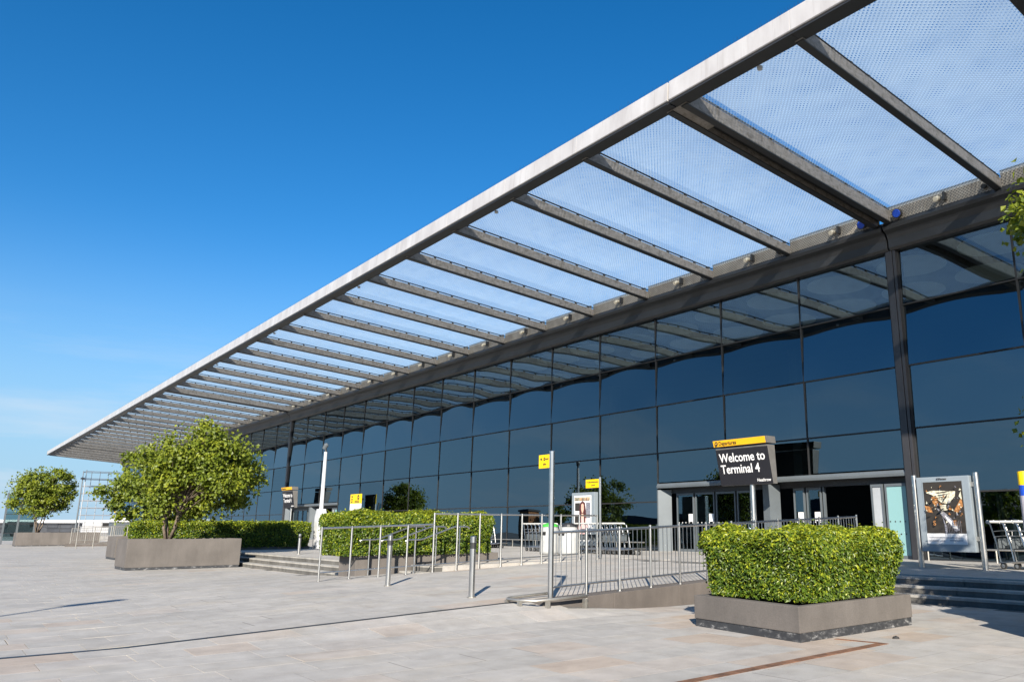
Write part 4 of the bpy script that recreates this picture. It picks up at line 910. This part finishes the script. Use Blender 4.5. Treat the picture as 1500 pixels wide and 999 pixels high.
# white camera mast
cm = thing('camera_mast', 'white tapering camera mast with paddle shaped base cabinet', 'mast', (-38.4, 14.8, 0.45))
x, y = -38.4, 14.8; b45 = [(-.27, .45), (.27, .45), (.27, 1.90), (.09, 2.30), (-.09, 2.30), (-.27, 1.90)]
MB().prism([(x + a, z) for a, z in b45], 'y', y - .2, y + .2).build('cabinet', 'white_paint', cm, bev=.015)
MB().box(x - .2, x + .2, y - .215, y - .2, 1.0, 1.7).build('hatch', 'white_plastic', cm, bev=.004)
MB().tube([(x, y, 2.29), (x, y, 5.05)], [.10, .075], 12).build('pole', 'white_paint', cm)
MB().tube([(x, y, 5.05), (x, y, 5.18)], .05, 10).build('neck', 'dark_metal', cm); MB().tube([(x - .08, y - .06, 5.20), (x + .02, y, 5.40), (x + .05, y + .02, 5.46)], [.10, .12, .05], 10).build('camera_head', 'frame_grey', cm)

# ------------------------------------------------------------------ luggage trolleys, bins
def trolley():
    t = thing('luggage_trolley', 'x', 'luggage trolley', (0, 0, 0))
    MB().tube([(-.30, .45, .14), (-.30, -.30, .20), (-.26, -.42, .22), (.26, -.42, .22), (.30, -.30, .20), (.30, .45, .14)], .017, 6).build('base_frame', 'steel', t)
    MB().add([(-.28, .4, .165), (.28, .4, .165), (.28, -.32, .22), (-.28, -.32, .22)], [(0, 1, 2, 3)]).build('deck', 'steel_dull', t)
    for s in (-1, 1): MB().tube([(s * .30, .40, .16), (s * .29, .46, .55), (s * .28, .58, 1.00), (s * .26, .66, 1.04)], .017, 6).build('upright', 'steel', t)
    MB().tube([(-.27, .66, 1.04), (-.24, .69, 1.06), (.24, .69, 1.06), (.27, .66, 1.04)], .03, 7).build('handle', 'white_plastic', t)
    bk = MB()
    for z in (.72, .84): bk.tube([(-.27, .52, z), (-.25, .32, z + .02), (.25, .32, z + .02), (.27, .52, z)], .010, 5)
    bk.tube([(-.12, .32, .74), (-.12, .32, .86)], .008, 4); bk.tube([(.12, .32, .74), (.12, .32, .86)], .008, 4)
    tag(bk.build('basket', 'steel', t), kind='stuff')
    MB().box(-.20, .20, .475, .485, .46, .68).build('advert_board', 'frame_grey', t)
    for (x, y) in ((-.27, .36), (.27, .36), (0, -.36)):
        w = MB().tube([(x - .02, y, .075), (x + .02, y, .075)], .075, 12).build('wheel', 'rubber', t); MB().tube([(x - .024, y, .075), (x + .024, y, .075)], .045, 10).build('hub', 'steel', w)
    return t
TR = trolley(); first = True
def row(x, y, dx, dy, n, rot, label, group):
    global first
    for i in range(n):
        p = (x + dx * i, y + dy * i); z = zp(p[1])
        lb = label if n == 1 else label
        if first: TR.location = (*p, z); TR.rotation_euler = (0, 0, rot); TR['label'] = lb; o = TR; first = False
        else: o = copy_tree(TR, (*p, z), lb, rot)
        o['group'] = group
row(-22.9, 19.0, .27, .0, 9, R(90), 'one of the nested luggage trolleys right of the woman poster', 'nested luggage trolleys right of the woman poster')
row(-26.3, 19.0, .27, .0, 7, R(90), 'one of the nested luggage trolleys behind the white bins', 'nested luggage trolleys behind the white bins')
row(-31.8, 20.2, .27, .05, 3, R(100), 'one of the low tilted luggage trolleys left of the bins', 'luggage trolleys left of the bins')
row(-7.95, 19.4, .30, .0, 4, R(80), 'one of the luggage trolleys behind the banded post', 'luggage trolleys behind the banded post')
simple('bin_white', (0.36, 0.37, 0.37), 0.4, 0, 0.1, 4)
def bin_(label, x, y, lid):
    z = zp(y); t = thing('litter_bin', label, 'litter bin', (x, y, z), 'white litter bins by the trolleys')
    MB().tube([(x, y, z), (x, y, z + .1), (x, y, z + .75), (x, y, z + .95)], [.36, .38, .34, .28], 18).build('body', 'bin_white', t, smooth=True)
    MB().tube([(x, y, z + .955), (x, y, z + 1.03), (x, y, z + 1.09)], [.30, .27, .10], 18).build('lid', lid, t)
    MB().box(x - .15, x + .15, y - .345, y - .30, z + .66, z + .78).build('slot', 'black_gap', t)
BX1, BX2 = -23.6, -22.5
bin_('white rounded litter bin with green lid behind the railings', BX1, 17.6, 'green_plastic'); bin_('white rounded litter bin with dark lid beside the woman poster', BX2, 17.6, 'dark_metal')

# ------------------------------------------------------------------ far left: second ramp, screens, distant things
fr = thing('far_railing', 'distant railing with thin vertical bars beside the far planter', 'railing', (-70, 12, 0.3))
fl = thing('far_side_railing', 'distant plain steel railing left of the small far hedge', 'railing', (-65.8, 11, 0.3))
for i in range(9):
    y = 8.9 + i * .95; z = min(.5, .036 * (y - 3))
    post(fr, -72.8, y, z, z + 1.15, .03, 'steel_dull')
    if i < 8:
        for zz, r in ((1.12, .025), (.2, .02)): MB().tube([(-72.8, y, z + zz), (-72.8, y + .95, z + .034 + zz)], r, 6).build('rail', 'steel_dull', fr)
        for q in range(1, 7): MB().tube([(-72.8, y + q * .136, z + .2), (-72.8, y + q * .136, z + 1.12)], .012, 4).build('baluster', 'steel_dull', fr)
MB().quadbox([(-73, 8.6, -.1), (-72.6, 8.6, -.1), (-72.6, 17, -.1), (-73, 17, -.1)], [(-73, 8.6, .2), (-72.6, 8.6, .2), (-72.6, 17, .52), (-73, 17, .52)]).build('kerb', 'kerb_concrete', fr)
for i in range(8):
    y = 8.4 + i * 1.0; post(fl, -65.8, y, 0, 1.5, .03, 'steel_dull')
    if i < 7: MB().tube([(-65.8, y, 1.47), (-65.8, y + 1, 1.47)], .025, 6).build('rail', 'steel_dull', fl); MB().tube([(-65.8, y, .3), (-65.8, y + 1, .3)], .02, 6).build('rail', 'steel_dull', fl)
fs = flag_sign('distant yellow sign on a slim post beside the small round tree', -70.6, 11.3, 0.1, 3.05, .6, .5, .04, False)
sc = thing('glass_screen', 'tall framed glass wind screen at the left edge behind the planter', 'screen', (-84, 6.5, 0))
simple('pale_glass', (.33, .42, .44), .2, 0, .05, 1)
P3 = [(-85.0, 5.4), (-84.0, 6.3), (-83.0, 7.4)]
for (x, y) in P3: MB().box(x - .07, x + .07, y - .07, y + .07, 0, 4.3).build('upright', 'frame_grey', sc)
for (a, b) in zip(P3[:-1], P3[1:]):
    for zz in (.9, 1.7, 2.5, 3.3, 4.1): MB().tube([(*a, zz), (*b, zz)], .03, 5).build('crossbar', 'dark_metal', sc)
    MB().quadbox([(a[0], a[1], .3), (b[0], b[1], .3), (b[0] - .01, b[1] + .012, .3), (a[0] - .01, a[1] + .012, .3)], [(a[0], a[1], 4.2), (b[0], b[1], 4.2), (b[0] - .01, b[1] + .012, 4.2), (a[0] - .01, a[1] + .012, 4.2)]).build('pane', 'door_glass', sc)
lp = thing('lamp_post', 'thin distant lamp post left of the scaffold tower', 'lamp post', (-128, 16, 0))
MB().tube([(-128, 16, -.1), (-128, 16, 7.8)], [.11, .06], 8).build('pole', 'frame_grey', lp); MB().box(-128.5, -127.7, 15.8, 16.2, 7.75, 7.95).build('lamp_head', 'dark_metal', lp)
lp2 = thing('lamp_post', 'dark post with small lamp heads at the far left edge', 'lamp post', (-95, 4.4, 0))
MB().tube([(-95, 4.2, -.1), (-95, 4.2, 5.1)], .08, 8).build('pole', 'dark_metal', lp2)
for s in (-1, 1): MB().box(-95.1, -94.9, 4.2 + s * .45 - .2, 4.2 + s * .45 + .2, 5.0, 5.2).build('lamp_head', 'dark_metal', lp2)
MB().box(-95.05, -94.95, 3.7, 4.7, 4.98, 5.04).build('arm', 'dark_metal', lp2)
st = thing('scaffold_tower', 'distant pale lattice scaffold tower beside the canopy end', 'scaffold', (-140, 19, 0))
simple('scaffold', (.34, .35, .37), .5, .2, .05)
X4 = [(-141, 17.6), (-141, 23.0), (-138, 23.0), (-138, 17.6)]
for zt, ps in ((6.5, X4),):
    for (x, y) in ps: MB().tube([(x, y, 0), (x, y, 9.6)], .06, 5).build('standard', 'scaffold', st)
    for z in np.arange(1, 9.7, 1.05):
        for (a, b) in zip(ps, ps[1:] + ps[:1]): MB().tube([(*a, z), (*b, z)], .045, 4).build('ledger', 'scaffold', st)
    for yy_ in (18.7, 19.8, 20.9, 22): MB().tube([(-141, yy_, 0), (-141, yy_, 9.6)], .04, 4).build('standard', 'scaffold', st)
tk = thing('roof_tank', 'small dark kiosk with white cap beyond the far railings', 'kiosk', (-110, 18, 0))
MB().box(-111, -109, 17.2, 19.0, 0, 2.0).build('body', 'frame_grey', tk); MB().prism([(17.0, 2.0), (19.2, 2.0), (18.6, 2.45), (17.6, 2.45)], 'x', -111.1, -108.9).build('cap', 'print_white', tk)
def van(label, x, y, col):
    t = thing('parked_van', label, 'van', (x, y, 0), 'vehicles parked far beyond the plaza')
    MB().prism([(y - 2.5, .45), (y + 2.5, .45), (y + 2.5, 1.2), (y + 1.7, 1.35), (y + 1.1, 2.15), (y - 2.5, 2.2)], 'x', x - .95, x + .95).build('body', col, t, bev=.06)
    MB().prism([(y + 1.62, 1.38), (y + 1.08, 2.02), (y + .2, 2.02), (y + .2, 1.38)], 'x', x - .97, x + .97).build('window', 'black_gap', t)
    MB().box(x - .9, x + .9, y - 2.53, y - 2.5, 1.4, 2.0).build('window', 'black_gap', t)
    for yy_ in (y - 1.6, y + 1.6):
        for s in (-1, 1): w = MB().tube([(x + s * .75, yy_, .33), (x + s * .96, yy_, .33)], .33, 14).build('wheel', 'rubber', t)
van('dark van parked far off behind the small round tree', -150, 12.5, 'far_dark'); van('white van parked far off left of the scaffold tower', -150, 22.0, 'white_paint'); van('grey van parked far off at the left edge', -150, 5.0, 'frame_grey')
sh = thing('distant_shed', 'long low pale shed on the far left horizon', 'shed', (-260, 30, 0))
MB().box(-262, -256, -10, 60, 0, 2.4).build('wall', 'far_dark', sh); MB().box(-262.5, -255.5, -10.5, 60.5, 2.41, 3.2).build('roof', 'print_white', sh)
for i in range(12): MB().box(-255.99, -255.9, -7 + i * 5.4, -4.5 + i * 5.4, 1.2, 2.6).build('window', 'far_dark', sh)
sh2 = thing('distant_fence', 'dark fence running along the far edge of the plaza', 'fence', (-180, 20, 0))
for i in range(24):
    y = -2 + i * 2.0; MB().tube([(-180, y, -.1), (-180, y, 1.9)], .06, 5).build('post', 'dark_metal', sh2)
for zz in (.4, 1.1, 1.8): MB().tube([(-180, -2, zz), (-180, 44, zz)], .05, 5).build('rail', 'dark_metal', sh2)

# ------------------------------------------------------------------ what stands across the road and shows in the glass
road = np.array([[-400, -34, -.03], [200, -34, -.03], [200, -16, -.03], [-400, -16, -.03]], float)
tag(np_mesh('road', road, np.array([[0, 1, 2, 3]]), 'tarmac'), kind='structure')
cp = thing('parking_block', 'long dark open sided parking block across the road, reflected in the glass', 'building', (-60, -50, 0))
for lv, (za, zb_) in enumerate(((0, 1.0), (2.6, 3.5), )):
    MB().box(-118, 20, -62, -48, za, zb_).build('deck_edge', 'far_dark', cp)
MB().box(-118, 20, -61, -54, 1.0, 2.6).build('inner_wall', 'black_gap', cp)
for i in range(20): MB().box(-117 + i * 7, -116.4 + i * 7, -48.4, -48.0, 1.0, 2.6).build('pillar', 'far_dark', cp)
cp2 = thing('ticket_hut', 'orange brick hut across the road, reflected in the glass', 'hut', (-117, -37, 0))
MB().box(-118.5, -116, -38, -36, 0, 4.2).build('wall', 'brick_orange', cp2); MB().box(-118.7, -115.8, -38.2, -35.8, 4.2, 4.5).build('roof', 'far_dark', cp2)
han = thing('hangar', 'dark curved roof hangar across the road, reflected in the glass', 'building', (-64, -60, 0))
pts = [(-78 + 28 * i / 12, 5.6 + 1.3 * math.sin(math.pi * i / 12)) for i in range(13)]
MB().prism([(-78, 0)] + pts + [(-50, 0)], 'y', -85, -64).build('shell', 'far_dark', han)
for i, x in enumerate((-72, -64, -56)): MB().box(x, x + 4, -63.99, -63.9, 0, 4).build('door', 'black_gap', han)
for i, (x, y, s) in enumerate(((-30, -24, 3), (-4, -30, 4), (-140, -30, 5), (-112, -40, 6))):
    tree(['tall dark tree across the road, reflected in the doors', 'broad dark tree across the road at the right, reflected', 'dark tree across the road at the far left, reflected', 'dark tree beside the parking block, reflected'][i], (x, y, 0), (x, y, 3.6), (2.6, 2.6, 2.2), 3500, .26, 30 + i, 2, clumps=40)
for i, x in enumerate((-96, -70, -20)):
    t = thing('street_lamp', ['street lamp with two heads by the brick hut, reflected', 'street lamp with two heads before the hangar, reflected', 'street lamp with two heads at the right, reflected'][i], 'street lamp', (x, -35, 0))
    MB().tube([(x, -35, 0), (x, -35, 6.5)], [.1, .06], 7).build('pole', 'frame_grey', t); MB().tube([(x - 1.2, -35, 6.7), (x, -35, 6.45), (x + 1.2, -35, 6.7)], .05, 6).build('arm', 'frame_grey', t)
    for s in (-1, 1): MB().box(x + s * 1.2 - .3, x + s * 1.2 + .3, -35.15, -34.85, 6.68, 6.8).build('lamp_head', 'dark_metal', t)

# tall lamp column behind the camera whose shadow crosses the left of the plaza
lc = thing('lamp_column', 'tall plaza lamp column behind the camera, casting the long left shadow', 'street lamp', (-5.95, -8.4, 0))
MB().tube([(-5.95, -8.4, -.02), (-5.95, -8.4, 8.0)], [.07, .045], 10).build('pole', 'steel_dull', lc)
MB().quadbox([(-6.09, -8.45, 7.97), (-5.81, -8.35, 7.97), (-6.21, -7.32, 8.0), (-6.49, -7.42, 8.0)], [(-6.09, -8.45, 8.07), (-5.81, -8.35, 8.07), (-6.21, -7.32, 8.08), (-6.49, -7.42, 8.08)]).build('lamp_head', 'dark_metal', lc, bev=.02)
MB().tube([(-5.95, -8.4, 0), (-5.95, -8.4, .03)], .16, 12).build('base_plate', 'steel_dull', lc)
# glazed doors right of the column
for k in (-1, -2):
    xa, xb = XK(k + 1) + .06, XK(k) - .06; n = 3; w = (xb - xa) / n
    for q in range(n):
        fr_ = MB(); t = .05; a, b = xa + q * w + .02, xa + (q + 1) * w - .02
        fr_.box(a, a + t, YD + .14, YD + .2, .53, 2.40); fr_.box(b - t, b, YD + .14, YD + .2, .53, 2.40); fr_.box(a + t, b - t, YD + .14, YD + .2, .53, .62); fr_.box(a + t, b - t, YD + .14, YD + .2, 2.32, 2.40)
        d_ = fr_.build('door_leaf', 'frame_grey', bld); dots = MB()
        for i in range(6): dots.disc((a + .14 + i * (b - a - .28) / 5, YD + .015, 1.62), .024, 'y', 8, .006)
        tag(dots.build('marker_dots', 'print_white', d_), kind='stuff')
MB().box(-8.1, -7.2, 24.2, 24.25, .9, 2.2).build('wall_poster', 'hair_print', bld)
